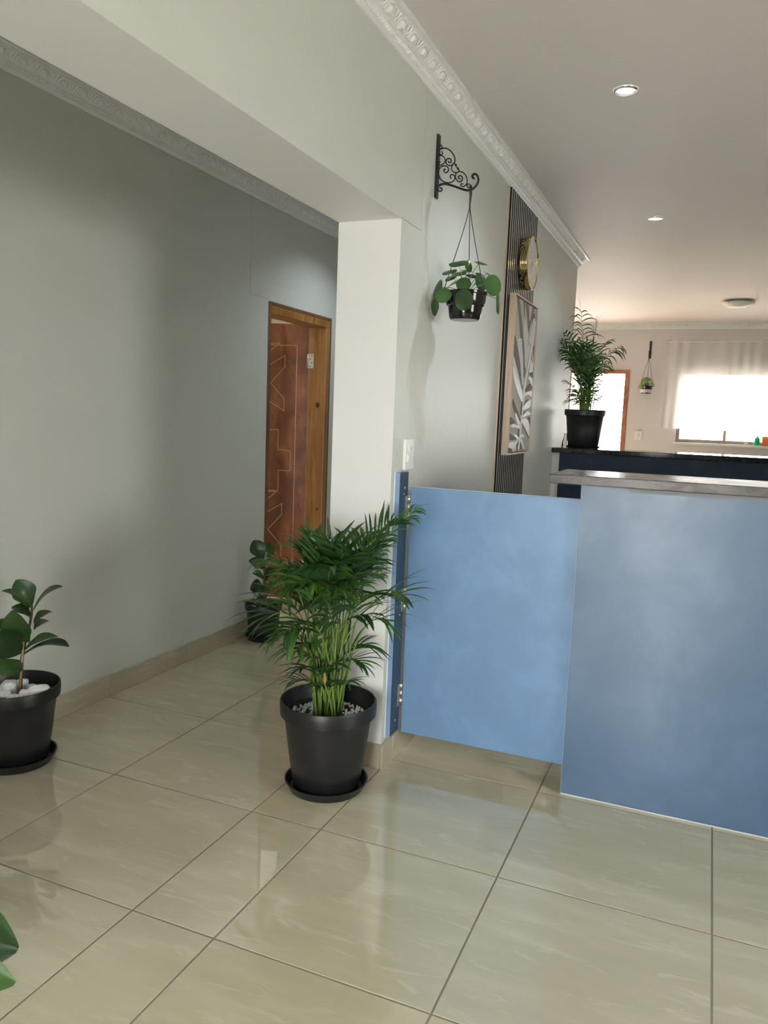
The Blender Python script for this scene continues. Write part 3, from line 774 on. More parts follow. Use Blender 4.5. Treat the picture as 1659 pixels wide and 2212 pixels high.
dx, dy = 1.22, 6.65
dome = thing('ceiling_lamp', (dx, dy, ZC), 'unlit frosted glass dome lamp on the far ceiling', 'lamp')
V, F = lathe((dx, dy, ZC), [(0.0005, -.0005), (.12, -.0005), (.128, -.012), (.12, -.016), (.0005, -.016)], 40); obj('base_plate', V, F, CHROME, dome, smooth=False)
V, F = lathe((dx, dy, ZC), [(.152, -.022), (.150, -.027), (.135, -.046), (.105, -.064), (.06, -.077), (.001, -.083), (.001, -.080), (.06, -.074), (.103, -.061), (.132, -.043), (.146, -.022), (.152, -.022)], 48)
obj('glass_dish', V, F, FROST, dome, smooth=True)
for a in (-2.2, -.1, 2.0):
    c_, s_ = math.cos(a), math.sin(a)
    obj('clip', *tube([(dx+.12*c_, dy+.12*s_, ZC-.012), (dx+.155*c_, dy+.155*s_, ZC-.014), (dx+.157*c_, dy+.157*s_, ZC-.030), (dx+.142*c_, dy+.142*s_, ZC-.036)], .0035, 6), STEEL, dome)

# ------------------------------------------------------------------ curtain
cur = thing('sheer_curtain', (1.6, YF-.07, 1.35), 'gathered white sheer curtain hanging over the far window', 'curtain')
CX0, CX1 = .50, 2.95
nx_, nz_ = 260, 14
V = []
for i in range(nx_+1):
    t = i/nx_
    for j in range(nz_+1):
        z = 2.425-(2.425-1.352)*j/nz_
        s = j/nz_
        xx = CX0+(CX1-CX0)*t-(.03*s)*(1-t)
        if t < .05: xx += .0
        fold = math.sin(t*95+2*math.sin(t*17))*.016+math.sin(t*41+1.3)*.010*(.4+s)
        V.append((xx+math.sin(t*60)*.008*s, YF-.075+fold*(.55+.45*s), z+.004*math.sin(t*33)*(s == 1)))
F = [(i*(nz_+1)+j, (i+1)*(nz_+1)+j, (i+1)*(nz_+1)+j+1, i*(nz_+1)+j+1) for i in range(nx_) for j in range(nz_)]
cloth = obj('cloth', V, F, SHEER, cur, smooth=True)
V = []; n_ = 200
for i in range(n_+1):
    t = i/n_; h = .022+.006*math.sin(t*61)+.004*math.sin(t*23+1)
    yy = YF-.075+math.sin(t*95+2*math.sin(t*17))*.007
    for z in (2.412, 2.425+h*.5, 2.43+h): V.append((CX0+(CX1-CX0)*t, yy+.004*math.sin(t*140), z))
F = [(i*3+j, (i+1)*3+j, (i+1)*3+j+1, i*3+j+1) for i in range(n_) for j in range(2)]
obj('heading_ruffle', V, F, SHEER, cur, smooth=True)
# woven zigzag band in the lace
zz = []
t = 0.0
def cpos(x, z):
    t = (x-CX0)/(CX1-CX0); s = (2.425-z)/(2.425-1.352)
    fold = math.sin(t*95+2*math.sin(t*17))*.016+math.sin(t*41+1.3)*.010*(.4+s)
    return Vector((x, YF-.078+fold*(.55+.45*s), z))
for band in range(7):
    P = []; x = CX0+.14
    while x < 2.6:
        k = int((x-CX0)/.055); fr_ = ((x-CX0) % .055)/.055
        P.append(cpos(x, 2.10-band*.016+(.05*fr_ if k % 2 == 0 else .05*(1-fr_)))); x += .0275
    zz.append(tube(P, .0016, 3))
lb = obj('lace_band', *join(*zz), LACE, cur); lb['kind'] = 'stuff'
rod = thing('curtain_rod', (1.6, YF-.075, 2.43), 'thin white rod carrying the sheer curtain', 'curtain rod')
obj('rod', *tube([(CX0-.06, YF-.075, 2.428), (CX1+.06, YF-.075, 2.428)], .007, 10), SWITCH, rod, smooth=True)
for x in (CX0-.03, CX1+.03): obj('bracket', *boxes((x-.008, x+.008, YF-.085, YF-.0005, 2.416, 2.440)), SWITCH, rod)

# things on the sill and the bar
gx = 1.60
gb = thing('green_bottle', (gx, YF-.015, WZ0), 'small green plastic bottle on the far window sill', 'bottle')
V, F = lathe((gx, YF-.015, WZ0), [(.0005, .0), (.030, .0), (.033, .012), (.030, .03), (.034, .045), (.030, .065), (.033, .08), (.018, .098), (.015, .102)], 20); obj('bottle_body', V, F, GREEN, gb, smooth=True)
V, F = lathe((gx, YF-.015, WZ0), [(.017, .102), (.017, .120), (.0005, .122)], 16); obj('cap', V, F, SWITCH, gb)
ob = tag(obj('orange_carton', *box(1.655, 1.735, YF-.03, YF+.035, WZ0, WZ0+.115), ORANGE), 'small orange carton beside the green bottle on the sill', 'box'); bev(ob, .002)
V, F = lathe((.072, 3.78, 1.1862), [(.0005, 0), (.026, 0), (.028, .01), (.022, .05), (.012, .075), (.012, .098), (.014, .104), (.0115, .104), (.0095, .098), (.0095, .075), (.019, .05), (.024, .012), (.0005, .008)], 24)
tag(obj('glass_bottle', V, F, CLEAR, smooth=True), 'small clear glass bottle beside the palm pot on granite', 'bottle')

# ------------------------------------------------------------------ plants
def pot_parts(root, c, rr, rb, h, rimh, saucer=None, mat_=BLACK, soilz=None, n=64):
    x, y, z = c
    zb = .012 if saucer else 0
    ri = rr-.006
    prof = [(.0005, zb), (rb*.92, zb), (rb, zb+.012), (rb+(rr*.9-rb)*.55, zb+(h-rimh)*.5), (rr*.905, h-rimh-.004), (rr*.93, h-rimh), (rr*.99, h-rimh+.003), (rr, h-rimh*.5), (rr, h-.004), (rr-.002, h), (ri, h), (ri-.002, h-.006), (ri-.006, h-rimh), (rr*.88, h-rimh-.01), (rr*.85, h*.6), (.0005, h*.6)]
    V, F = lathe((x, y, z), prof, n); obj('pot', V, F, mat_, root, smooth=True).modifiers.new('e', 'EDGE_SPLIT').split_angle = math.radians(40)
    if saucer:
        rs, hs = saucer
        V, F = lathe((x, y, z), [(.0005, 0.0004), (rs*.90, .0004), (rs, hs*.85), (rs+.002, hs), (rs-.004, hs), (rs-.008, hs*.75), (rs*.90-.006, .006), (.0005, .006)], n)
        obj('saucer', V, F, mat_, root, smooth=True).modifiers.new('e', 'EDGE_SPLIT').split_angle = math.radians(40)
    sz = soilz if soilz is not None else h-rimh-.005
    V, F = lathe((x, y, z), [(.0005, sz+.006), (rr*.5, sz+.004), (rr*.875, sz-.004), (.84*rr, sz-.03), (.0005, sz-.03)], 32)
    V = [Vector(v)+Vector((0, 0, .004*noise.noise(Vector(v)*30))) for v in V]
    obj('soil', V, F, SOIL, root, smooth=True)
    return sz

def leaflet(base_, d, up, L_, w, droop, fold=.35, segs=5):
    """a strap leaf with a crease: returns verts, faces"""
    V, F = [], []
    d = d.normalized(); p = Vector(base_); step = L_/segs
    for i in range(segs+1):
        t = i/segs
        ww = w*(math.sin(PI*min(1, .14+t*.86))**.75 if t < 1 else 0.0)*(1 if t < .5 else 1-.35*(t-.5))
        s = d.cross(up)
        s = s.normalized() if s.length > 1e-4 else Vector((1, 0, 0))
        nn = s.cross(d).normalized()
        V += [p-s*ww/2+nn*ww*fold*.5, p.copy(), p+s*ww/2+nn*ww*fold*.5]
        d = (d+Vector((0, 0, -droop*(.5+t)))).normalized(); p = p+d*step
    for i in range(segs):
        a = i*3
        F += [(a, a+1, a+4, a+3), (a+1, a+2, a+5, a+4)]
    return V, F
UPV = Vector((0, 0, 1))
def frond(root, b0, tip, rise, npairs, L0, w, droop, rnd, collect, stem_r=.0035, t0=.42, curl=0.0):
    """areca frond: stem plus paired leaflets; each leaflet goes into `collect` as (weight, frond, verts, faces, mat)"""
    b0, tip = Vector(b0), Vector(tip)
    c_ = b0+(tip-b0)*.42+Vector((0, 0, rise))
    c_.x = b0.x+(tip.x-b0.x)*.30; c_.y = b0.y+(tip.y-b0.y)*.30
    P = [b0*(1-t)**2+c_*2*t*(1-t)+tip*t*t for t in [k/16 for k in range(17)]]
    fo = obj('frond', *tube(P, lambda t: stem_r*(1-.75*t), 6), STEM, root, smooth=True)
    flip = rnd.uniform(-.5, .5)
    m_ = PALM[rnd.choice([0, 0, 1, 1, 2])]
    for k in range(npairs):
        t = t0+(1-t0)*(k+.3)/npairs
        i = min(int(t*16), 15); fr_ = t*16-i
        p = P[i].lerp(P[i+1], fr_); tg = (P[i+1]-P[i]).normalized()
        s = tg.cross(UPV)
        s = s.normalized() if s.length > .05 else Vector((math.cos(flip*6), math.sin(flip*6), 0))
        nn = s.cross(tg).normalized()
        s = (s*math.cos(flip)+nn*math.sin(flip)).normalized(); nn = s.cross(tg).normalized()
        env = math.sin(PI*(.22+.70*(k+.5)/npairs))**.7
        for sg in (-1, 1):
            d = tg*rnd.uniform(.75, 1.0)*(1-.25*curl)+s*sg*rnd.uniform(.65, .9)*(1+.35*curl)+nn*rnd.uniform(.05, .30)
            V, F = leaflet(p, d, nn, L0*env*rnd.uniform(.85, 1.12), w*rnd.uniform(.85, 1.15), droop*rnd.uniform(.7, 1.4))
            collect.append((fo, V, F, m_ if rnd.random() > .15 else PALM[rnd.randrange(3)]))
    tg = (P[16]-P[15]).normalized()
    V, F = leaflet(tip, tg, UPV, L0*.45, w*.8, droop, .3); collect.append((fo, V, F, m_))
    return fo

# --- big areca palm on the floor
PC = (-.125, .285, 0)
palm = thing('potted_palm', PC, 'bushy areca palm in a large black pot before the white pier', 'plant', 'potted palms')
sz = pot_parts(palm, PC, .177, .125, .335, .055, (.152, .034), BLACK, .262)
rnd = random.Random(11); coll = []
A = Vector((PC[0], PC[1], .27))
def fpx(px, py, dd, rise, np_, L_, w, dr, t0=.42, off=None):
    b = A+Vector((rnd.uniform(-.045, .045), rnd.uniform(-.045, .045), 0)) if off is None else A+Vector(off)
    frond(palm, b, near(px, py, PC, dd), rise, np_, L_, w, dr, rnd, coll, .0042, t0)
# (tip in the photograph, depth offset, rise, pairs, leaflet length, width, droop)
fpx(900, 1098, -.02, .30, 15, .13, .011, .20, .52)
fpx(850, 1120, .02, .34, 12, .17, .012, .14, .50)
fpx(868, 1285, -.10, .26, 4, .24, .018, .12, .72)
fpx(815, 1190, -.10, .30, 10, .18, .014, .14, .50)
fpx(790, 1160, .10, .28, 10, .18, .014, .12, .50)
fpx(712, 1165, .06, .16, 6, .19, .017, .08, .66)
fpx(668, 1160, .02, .18, 7, .19, .017, .10, .62)
fpx(640, 1175, .02, .26, 9, .17, .014, .14, .52)
fpx(575, 1215, -.05, .34, 14, .17, .011, .22, .50)
fpx(620, 1270, -.12, .30, 10, .18, .014, .22, .52)
fpx(580, 1335, -.08, .32, 4, .26, .018, .16, .66)
fpx(600, 1300, .10, .30, 6, .20, .014, .18, .60)
fpx(615, 1365, -.16, .28, 6, .18, .015, .22, .60)
fpx(640, 1405, -.18, .24, 8, .16, .015, .20, .50)
fpx(680, 1260, -.20, .30, 9, .19, .018, .26, .58)
fpx(715, 1225, -.20, .30, 6, .22, .024, .26, .66)
fpx(770, 1250, -.18, .30, 8, .18, .017, .22, .58)
fpx(742, 1195, -.12, .26, 8, .20, .019, .16, .58)
fpx(690, 1205, -.14, .26, 8, .20, .019, .16, .58)
fpx(815, 1245, .02, .26, 9, .18, .013, .18, .52)
fpx(835, 1345, -.06, .28, 5, .20, .012, .16, .60)
fpx(800, 1330, -.10, .26, 5, .17, .012, .18, .60)
fpx(785, 1435, -.02, .18, 7, .15, .012, .14, .50)
fpx(795, 1395, .06, .2, 6, .17, .012, .14, .50)
fpx(655, 1240, .12, .22, 8, .18, .015, .14, .54)
fpx(760, 1210, .14, .22, 8, .18, .015, .14, .54)
fpx(650, 1445, -.15, .14, 6, .13, .013, .18, .45)
fpx(725, 1440, -.17, .14, 5, .12, .013, .2, .5)
fpx(655, 1415, -.05, .16, 5, .14, .013, .16, .5)
fpx(630, 1468, -.06, .10, 5, .12, .012, .16, .45)
fpx(752, 1475, -.12, .10, 4, .11, .012, .16, .5)
fpx(690, 1480, -.16, .08, 5, .10, .014, .2, .4)
fpx(660, 1345, -.19, .22, 6, .16, .016, .24, .62)
fpx(650, 1225, -.16, .30, 10, .17, .013, .24, .55)
fpx(735, 1270, -.21, .28, 9, .17, .015, .28, .58)
fpx(775, 1205, -.12, .28, 10, .18, .013, .20, .52)
fpx(700, 1300, -.21, .26, 8, .15, .014, .28, .58)
fpx(620, 1230, -.02, .30, 10, .17, .013, .22, .52)
fpx(720, 1185, -.02, .20, 8, .18, .015, .12, .60)
fpx(800, 1285, -.12, .28, 8, .17, .012, .22, .55)
fpx(590, 1385, -.10, .26, 8, .15, .012, .24, .52)
# bare young stems in the middle of the clump
for k in range(34):
    a = rnd.uniform(0, 2*PI); r_ = rnd.uniform(.01, .06); b = A+Vector((math.cos(a)*r_, math.sin(a)*r_, -.01))
    tp = b+Vector((math.cos(a)*r_*1.0, math.sin(a)*r_*1.0, rnd.uniform(.18, .48)))
    V, F = tube([b, b.lerp(tp, .5)+Vector((0, 0, .01)), tp], lambda t: .0045*(1-.4*t), 6)
    obj('cane', V, F, STEM, palm, smooth=True)
dl = leaflet(near(702, 1452, PC, -.16), Vector((.1, -.1, -1)), Vector((.3, -1, .1)), .05, .011, .1); obj('dry_leaf', *dl, DRY, palm)
def keep_clear(V):
    """leaves that would pass into the pier or the wall bend along its face instead"""
    for v in V:
        if v.y > YJ-.016 and -.26 < v.x < .004:
            if v.y < 1.2: v.y = YJ-.016-.02*noise.noise(v*40)**2
            else: v.x = .005+.01*abs(noise.noise(v*40))
    return V
def emit_leaflets(root, coll, limit):
    for c in coll: keep_clear(c[1])
    d0 = [((sum((v for v in c[1]), Vector()) / len(c[1]))-CAM).length for c in coll]
    order = sorted(range(len(coll)), key=lambda i: d0[i])
    keep = set(order[:limit]); rest = {}
    for i, (fo, V, F, m_) in enumerate(coll):
        if i in keep: obj('leaflet', V, F, m_, fo, smooth=True)
        else: rest.setdefault(m_.name, []).append((V, F))
    if rest:
        names = sorted(rest); parts = []; fm = []
        for q, nm in enumerate(names):
            for V, F in rest[nm]: parts.append((V, F)); fm += [q]*len(F)
        o = obj('leaflets', *join(*parts), [bpy.data.materials[nm] for nm in names], root, smooth=True, fm=fm); o['kind'] = 'stuff'
emit_leaflets(palm, coll, 300)
# gravel on the soil, too fine to count
rn = random.Random(3); gv = []
for k in range(420):
    a = rn.uniform(0, 2*PI); r_ = math.sqrt(rn.uniform(.05, 1))*.148; s_ = rn.uniform(.0045, .0085)
    V, F = ball((0, 0, 0), s_, s_*rn.uniform(.6, .9), s_*.6, 5, 4)
    rot = Matrix.Rotation(rn.uniform(0, PI), 3, 'Z') @ Matrix.Rotation(rn.uniform(-.6, .6), 3, 'X')
    V = [rot @ Vector(v)*(1+.25*noise.noise(Vector(v)*300+Vector((k, 0, 0))))+Vector((PC[0]+math.cos(a)*r_, PC[1]+math.sin(a)*r_, .266+rn.uniform(0, .006))) for v in V]
    gv.append((V, F))
go = obj('gravel', *join(*gv), STONE, palm); go['kind'] = 'stuff'

# --- palm on the granite bar
BC = (.2, 3.80, 1.1864)
bpm = thing('potted_palm', BC, 'backlit areca palm in a black pot on the granite bar', 'plant', 'potted palms')
pot_parts(bpm, BC, .150, .112, .285, .045, (.125, .018), BLACK)
rnd = random.Random(5); coll2 = []
A2 = Vector((BC[0], BC[1], BC[2]+.23))
def gpx(px, py, dd, rise, np_, L_, w, dr, t0=.45, cr=None):
    b = A2+Vector((rnd.uniform(-.04, .04), rnd.uniform(-.04, .04), 0))
    frond(bpm, b, near(px, py, BC, dd), rise, np_, L_, w, dr, rnd, coll2, .004, t0, 1.0 if cr else 0.0)
c6 = lambda a, b: (1170+a*230/1413, 640+b*230/1413)
gpx(*c6(520, 175), .05, .05, 10, .27, .0085, .26, .60, 1)
gpx(*c6(745, 360), -.02, .10, 3, .17, .014, .05, .80)
gpx(*c6(1060, 670), .0, .26, 9, .20, .0085, .34, .55, 1)
gpx(*c6(870, 600), .06, .22, 8, .17, .010, .24, .55, 1)
gpx(*c6(900, 910), -.04, .24, 7, .16, .009, .22, .55, 1)
gpx(*c6(300, 470), .02, .22, 8, .17, .013, .24, .50, 1)
gpx(*c6(260, 590), -.08, .24, 9, .16, .013, .26, .50)
gpx(*c6(290, 690), -.10, .24, 9, .16, .012, .26, .50)
gpx(*c6(330, 830), -.05, .24, 8, .15, .010, .28, .50)
gpx(*c6(360, 600), .08, .2, 9, .16, .013, .16, .5)
for q in ((450, 640), (520, 620), (600, 610), (680, 640), (560, 720), (640, 760), (480, 760), (420, 720), (720, 780), (400, 860), (700, 900), (560, 860), (480, 940), (640, 980), (780, 1000), (540, 1060), (600, 1120), (460, 820), (660, 840)):
    gpx(*c6(*q), rnd.uniform(-.12, .1), rnd.uniform(.08, .16), 8, rnd.uniform(.13, .17), .0125, rnd.uniform(.12, .26), .42)
for q in ((330, 1120), (400, 1300), (360, 1370), (720, 1260), (780, 1320), (430, 1200), (700, 1180), (500, 1250), (620, 1270), (560, 1330), (520, 1380), (640, 1390), (800, 1080)):
    gpx(*c6(*q), rnd.uniform(-.1, .06), .07, 6, .11, .009, .28, .42)
for q in range(22):
    a = rnd.uniform(0, 2*PI); r_ = rnd.uniform(.01, .05); b = A2+Vector((math.cos(a)*r_, math.sin(a)*r_, -.01))
    obj('cane', *tube([b, b+Vector((math.cos(a)*r_*.5, math.sin(a)*r_*.5, rnd.uniform(.15, .33)))], .004, 5), STEM, bpm, smooth=True)
byf = {}
for c in coll2: keep_clear(c[1])
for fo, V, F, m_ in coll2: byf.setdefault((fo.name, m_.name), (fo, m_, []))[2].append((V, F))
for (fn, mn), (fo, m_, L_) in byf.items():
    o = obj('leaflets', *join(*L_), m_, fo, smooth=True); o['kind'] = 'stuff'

# --- fiddle-leaf figs
def fig_blade(b, tip, nrm, w, curl=.12, segs=12):
    b, tip = Vector(b), Vector(tip); ax = tip-b; L_ = ax.length; t_ = ax.normalized()
    s = t_.cross(nrm); s = s.normalized() if s.length > 1e-4 else t_.orthogonal().normalized(); nn = s.cross(t_).normalized()
    V, F = [], []
    C = 5
    for i in range(segs+1):
        t = i/segs
        wd = w*(.16+.55*math.sin(PI*min(t*1.25, 1)*.5)**1.4+.35*math.sin(PI*t)**2)*(math.sqrt(max(0, 1-((t-.60)/.402)**3)) if t > .60 else 1)
        wd *= (1-.14*math.exp(-((t-.36)/.10)**2))
        if i == 0: wd = w*.05
        p = b+ax*t+nn*(curl*L_*math.sin(PI*t*.9)-.06*L_*t*t)
        for j in range(C):
            q = (j/(C-1)-.5)*2
            V.append(p+s*q*wd*.5+nn*(abs(q)*wd*.16+.012*L_*math.sin(t*9+j*1.7)*abs(q)))
    for i in range(segs):
        for j in range(C-1):
            a = i*C+j; F.append((a, a+1, a+C+1, a+C))
    return V, F
def fig(name, c, label, pot, stem, leaves, stones, cat='plant', saucer=None, soilz=None, stake=None):
    root = thing(name, c, label, cat, 'potted fiddle-leaf figs')
    pot_parts(root, c, *pot, saucer, BLACK, soilz)
    obj('stem', *tube(catmull(stem, 4), lambda t: .007*(1-.45*t), 8), BARK, root, smooth=True)
    if stake: obj('stake', *tube(stake, .0042, 8), CANE, root, smooth=True)
    rr_ = random.Random(len(leaves)*7+3)
    for k, (b, tp, nr, w) in enumerate(leaves):
        lo = obj('leaf', *fig_blade(b, tp, nr, w), FIG[k % 2], root, smooth=True)
        md = lo.modifiers.new('sub', 'SUBSURF'); md.levels = 1; md.render_levels = 1
        mid_ = [lo.data.vertices[i*5+2].co+Vector(lo.location)+ORG[root.name] for i in range(13)]
        obj('midrib', *tube([v-Vector((0, 0, .0004)) for v in mid_], lambda t: .0016*(1-.8*t), 5), PETI, lo)
    return root
FC = (-1.276, -.078, 0)
fa = Vector(FC)
c7 = lambda a, b: (a*200/885, 1200+b*200/885)
def fg(a, b, dd=0.0): return near(*c7(a, b), fa, dd)
toC = -VH
specs = [((295, 500), (158, 232), .02, 0.0, (.3, .5), .085), ((275, 520), (22, 335), .02, -.02, (.1, .8), .07), ((320, 520), (595, 292), .02, .04, (.1, .9), .07), ((320, 650), (498, 535), .0, .06, (0, .9), .06),
         ((325, 710), (468, 620), .02, .09, (0, .8), .055), ((275, 830), (118, 528), -.02, -.10, (1, .15), .10), ((300, 600), (112, 488), .0, .0, (.2, .8), .06), ((220, 860), (-5, 612), 0, -.03, (.4, .7), .075),
         ((205, 930), (-95, 745), -.01, -.12, (.9, .4), .12), ((235, 905), (555, 775), 0, .06, (.1, .9), .075), ((220, 950), (655, 862), -.01, -.05, (.1, .95), .075), ((205, 1010), (22, 1150), -.01, -.10, (1, .35), .085), ((215, 880), (60, 690), .05, .12, (.3, .8), .07)]
lv = []
for b_, t_, d0, d1, nr, w in specs:
    n_ = toC*nr[0]+UPV*nr[1]
    lv.append((fg(*b_, d0), fg(*t_, d1), n_, w*1.1))
st0 = fg(185, 1345, 0)
stem = [st0+Vector((0, 0, -.02)), fg(205, 1100), fg(215, 950), fg(260, 760), fg(300, 580), fg(305, 470)]
figA = fig('potted_fig', FC, 'fiddle-leaf fig in black pot topped with big white stones at frame edge', (.163, .118, .305, .05), stem, lv, None, saucer=(.145, .034), soilz=.256, stake=[fg(183, 1345, -.012), fg(232, 730, -.025)])
# white stones lying in that pot: every one a thing
def stone_mesh(c, s, seed):
    V, F = ball((0, 0, 0), 1, 1, 1, 10, 7)
    rs = random.Random(seed); sx, sy, sz_ = s*rs.uniform(.85, 1.1), s*rs.uniform(.7, .9), s*rs.uniform(.65, .9)
    rot = Matrix.Rotation(rs.uniform(0, PI), 3, 'Z') @ Matrix.Rotation(rs.uniform(-.3, .3), 3, 'X')
    out = []
    for v in V:
        v = Vector(v); e = [math.copysign(abs(q)**.55, q) for q in v]
        v = Vector((e[0]*sx, e[1]*sy, e[2]*sz_))*(1+.26*noise.noise(Vector(v)*1.9+Vector((seed*3.1, 0, 0))))
        out.append(rot @ v+Vector(c))
    return out, F
stones = [((85, 1225), .036, .0), ((35, 1320), .026, -.07), ((120, 1325), .025, -.09), ((255, 1285), .030, -.05), ((310, 1250), .022, .03), ((400, 1258), .038, -.03), ((485, 1255), .024, .0), ((362, 1318), .012, -.10), ((300, 1325), .016, -.115), ((0, 1290), .024, -.01), ((-60, 1300), .028, -.03), ((215, 1225), .024, .08)]
words = ['tall blocky white stone left of the fig stem', 'rounded white stone at the pot front near the frame edge', 'flat white stone at the front just left of the stake', 'smooth white stone just right of the bamboo stake', 'small white stone tucked behind the two right ones', 'largest jagged white stone right of the fig stem', 'white stone at the far right against the pot rim', 'smallest white pebble at the front right of the pot', 'low white stone at the pot front right of stake', 'white stone at the left cut by the frame edge', 'white stone at the outer left of the pot', 'white stone behind the fig stem']
for k, ((a, b), s_, dd) in enumerate(stones):
    P = fg(a, b, dd); P.z = .262+s_*.60
    rad = Vector((P.x-FC[0], P.y-FC[1], 0))
    if rad.length > .128-s_*.6: rad = rad.normalized()*(.128-s_*.6); P.x, P.y = FC[0]+rad.x, FC[1]+rad.y
    if k == 10: continue
    o = obj('stone', *stone_mesh(P, s_, k+1), STONE, smooth=False); tag(o, words[k], 'stone', 'white stones in the fig pot')
    bev(o, .003, 2)

FB = (-1.325, 1.79, 0); fb = Vector(FB)
c8 = lambda a, b: (500+a*450/1402, 1050+b*450/1402)
def fh(a, b, dd=0.0): return near(*c8(a, b), fb, dd)
specs = [((215, 500), (150, 365), 0, 0, (.8, .5), .09), ((225, 520), (262, 380), 0, .03, (.8, .4), .08), ((215, 560), (118, 500), .0, -.04, (.6, .7), .07), ((225, 640), (140, 585), 0, -.03, (.3, .8), .07), ((225, 700), (125, 690), 0, -.05, (.7, .5), .10), ((230, 760), (140, 770), 0, -.03, (.8, .4), .08), ((230, 640), (300, 560), .02, .02, (.4, .8), .08), ((230, 720), (310, 660), .02, .0, (.4, .8), .08), ((225, 560), (200, 480), .03, .06, (.4, .8), .08)]
lv = [(fh(*b_, d0), fh(*t_, d1), toC*nr[0]+UPV*nr[1], w*1.15) for b_, t_, d0, d1, nr, w in specs]
stem = [fh(225, 850), fh(232, 760), fh(225, 640), fh(218, 520)]
figB = fig('potted_fig', FB, 'small dark fiddle-leaf fig in black pot beside the open door', (.112, .088, .222, .04), stem, lv, None, saucer=(.106, .026), soilz=.165)
for k, (q, wd_) in enumerate((((-.055, -.03), 'white stone in the far fig pot, left of the stem'), ((.045, -.055), 'white stone in the far fig pot, right of the stem'), ((-.005, -.066), 'white stone in the far fig pot, nearest the camera'))):
    o = obj('stone', *stone_mesh((FB[0]+q[0], FB[1]+q[1], .184), .022, 40+k), STONE); tag(o, wd_, 'stone', 'white stones in the far fig pot')

# fig at the near left corner, only two leaves reach into the picture
FN = (-.42, -1.40, 0); fn = Vector(FN)
nl = []
def tip_at(px, py, d): return CAM+ray(px, py)*d
S0 = Vector((FN[0]+.02, FN[1]-.03, 0))
lt1 = near(36, 2052, fn, .02); lt2 = near(28, 2122, fn, -.05)
for b_, tp, nr, w in ((Vector((FN[0], FN[1], .50)), lt1, toC*.8+UPV*.6, .19), (Vector((FN[0], FN[1], .40)), lt2, toC*.7+UPV*.7, .13)): nl.append((b_, tp, nr, w))
rr_ = random.Random(21)
for k in range(9):
    a = 2.2+k*2.4; z = .36+.05*k; b_ = Vector((FN[0], FN[1], z))
    dirv = Vector((math.cos(a), math.sin(a), .55))
    if dirv.dot(CR) > .05 : dirv = dirv-CR*dirv.dot(CR)*1.6
    nl.append((b_, b_+dirv.normalized()*.2, UPV+dirv*-.2, .12))
fig('potted_fig', FN, 'fig at the lower left corner showing only two leaf ends', (.163, .118, .305, .05), [Vector((FN[0], FN[1], .2)), Vector((FN[0]+.005, FN[1], .45)), Vector((FN[0], FN[1]+.01, .80))], nl, None, saucer=(.145, .034), soilz=.232)

# ------------------------------------------------------------------ hanging bracket and pilea
BY = .847
br = thing('plant_bracket', (0, BY, 2.23), 'black wrought-iron scroll bracket on the wall near the pier', 'bracket')
bev(obj('wall_bar', *box(.0005, .009, BY-.015, BY+.013, 2.231, 2.470), IRON, br), .0015)
b4 = lambda a, b: at(920+a*130/1659, 280+b*130/1659, 1, BY)
def scroll(nm, pts, r_, closed=False):
    P = catmull([b4(*q) for q in pts], 5, closed)
    P = [Vector((max(v.x, .009), v.y, v.z)) for v in P]
    V, F = tube(P, r_, 8, closed)
    V = [Vector((v.x, BY+(v.y-BY)*1.7, v.z)) for v in V]
    obj(nm, V, F, IRON, br, smooth=True)
scroll('arm', [(300, 1610), (370, 1535), (480, 1500), (600, 1512), (760, 1555), (900, 1605), (1040, 1655), (1160, 1675), (1280, 1640), (1390, 1540), (1445, 1420), (1440, 1310), (1385, 1232), (1310, 1235), (1280, 1300), (1335, 1360)], .0043)
scroll('scroll', [(375, 560), (440, 525), (540, 512), (660, 570), (750, 680), (795, 780), (800, 870), (770, 930), (700, 985), (620, 985), (560, 930), (560, 850), (620, 795), (690, 825), (695, 890), (640, 910), (615, 870)], .0024)
scroll('scroll', [(375, 490), (400, 435), (440, 445), (450, 495), (420, 530), (375, 545)], .0021)
scroll('scroll', [(430, 600), (460, 640), (440, 685), (395, 690), (365, 660)], .0021)
scroll('scroll', [(365, 720), (430, 712), (500, 760), (530, 830), (510, 910), (450, 965), (375, 980), (350, 920), (400, 890)], .0022)
scroll('scroll', [(545, 1100), (505, 1090), (497, 1150), (560, 1190), (620, 1130), (612, 1050), (540, 1003), (430, 1020), (372, 1090), (352, 1200), (372, 1300), (430, 1390), (530, 1450), (640, 1465), (730, 1440), (790, 1380), (800, 1300), (760, 1250), (700, 1245), (670, 1300), (705, 1350)], .0023)
scroll('scroll', [(780, 930), (722, 1000), (707, 1080), (742, 1150), (810, 1185), (880, 1170), (925, 1140), (880, 1080), (830, 1000)], .0022, True)
scroll('scroll', [(835, 1195), (812, 1290), (842, 1380), (910, 1440), (990, 1410), (1010, 1330), (960, 1272), (900, 1290), (905, 1345), (950, 1360)], .0023)
scroll('scroll', [(940, 1165), (1010, 1172), (1080, 1240), (1130, 1340), (1140, 1450), (1100, 1530), (1020, 1570), (965, 1540), (975, 1495), (1030, 1500)], .0022)
scroll('ring', [(1180+45*math.cos(k*PI/4), 1545+50*math.sin(k*PI/4)) for k in range(8)], .0021, True)
scroll('scroll', [(330, 1640), (355, 1690), (410, 1700), (448, 1650), (420, 1605), (372, 1625)], .0024)
for q in ((825, 975), (885, 1075)): obj('bead', *move(ball((0, 0, 0), .0048, .0048, .0048, 10, 7), lambda v: v+b4(*q)), IRON, br, smooth=True)

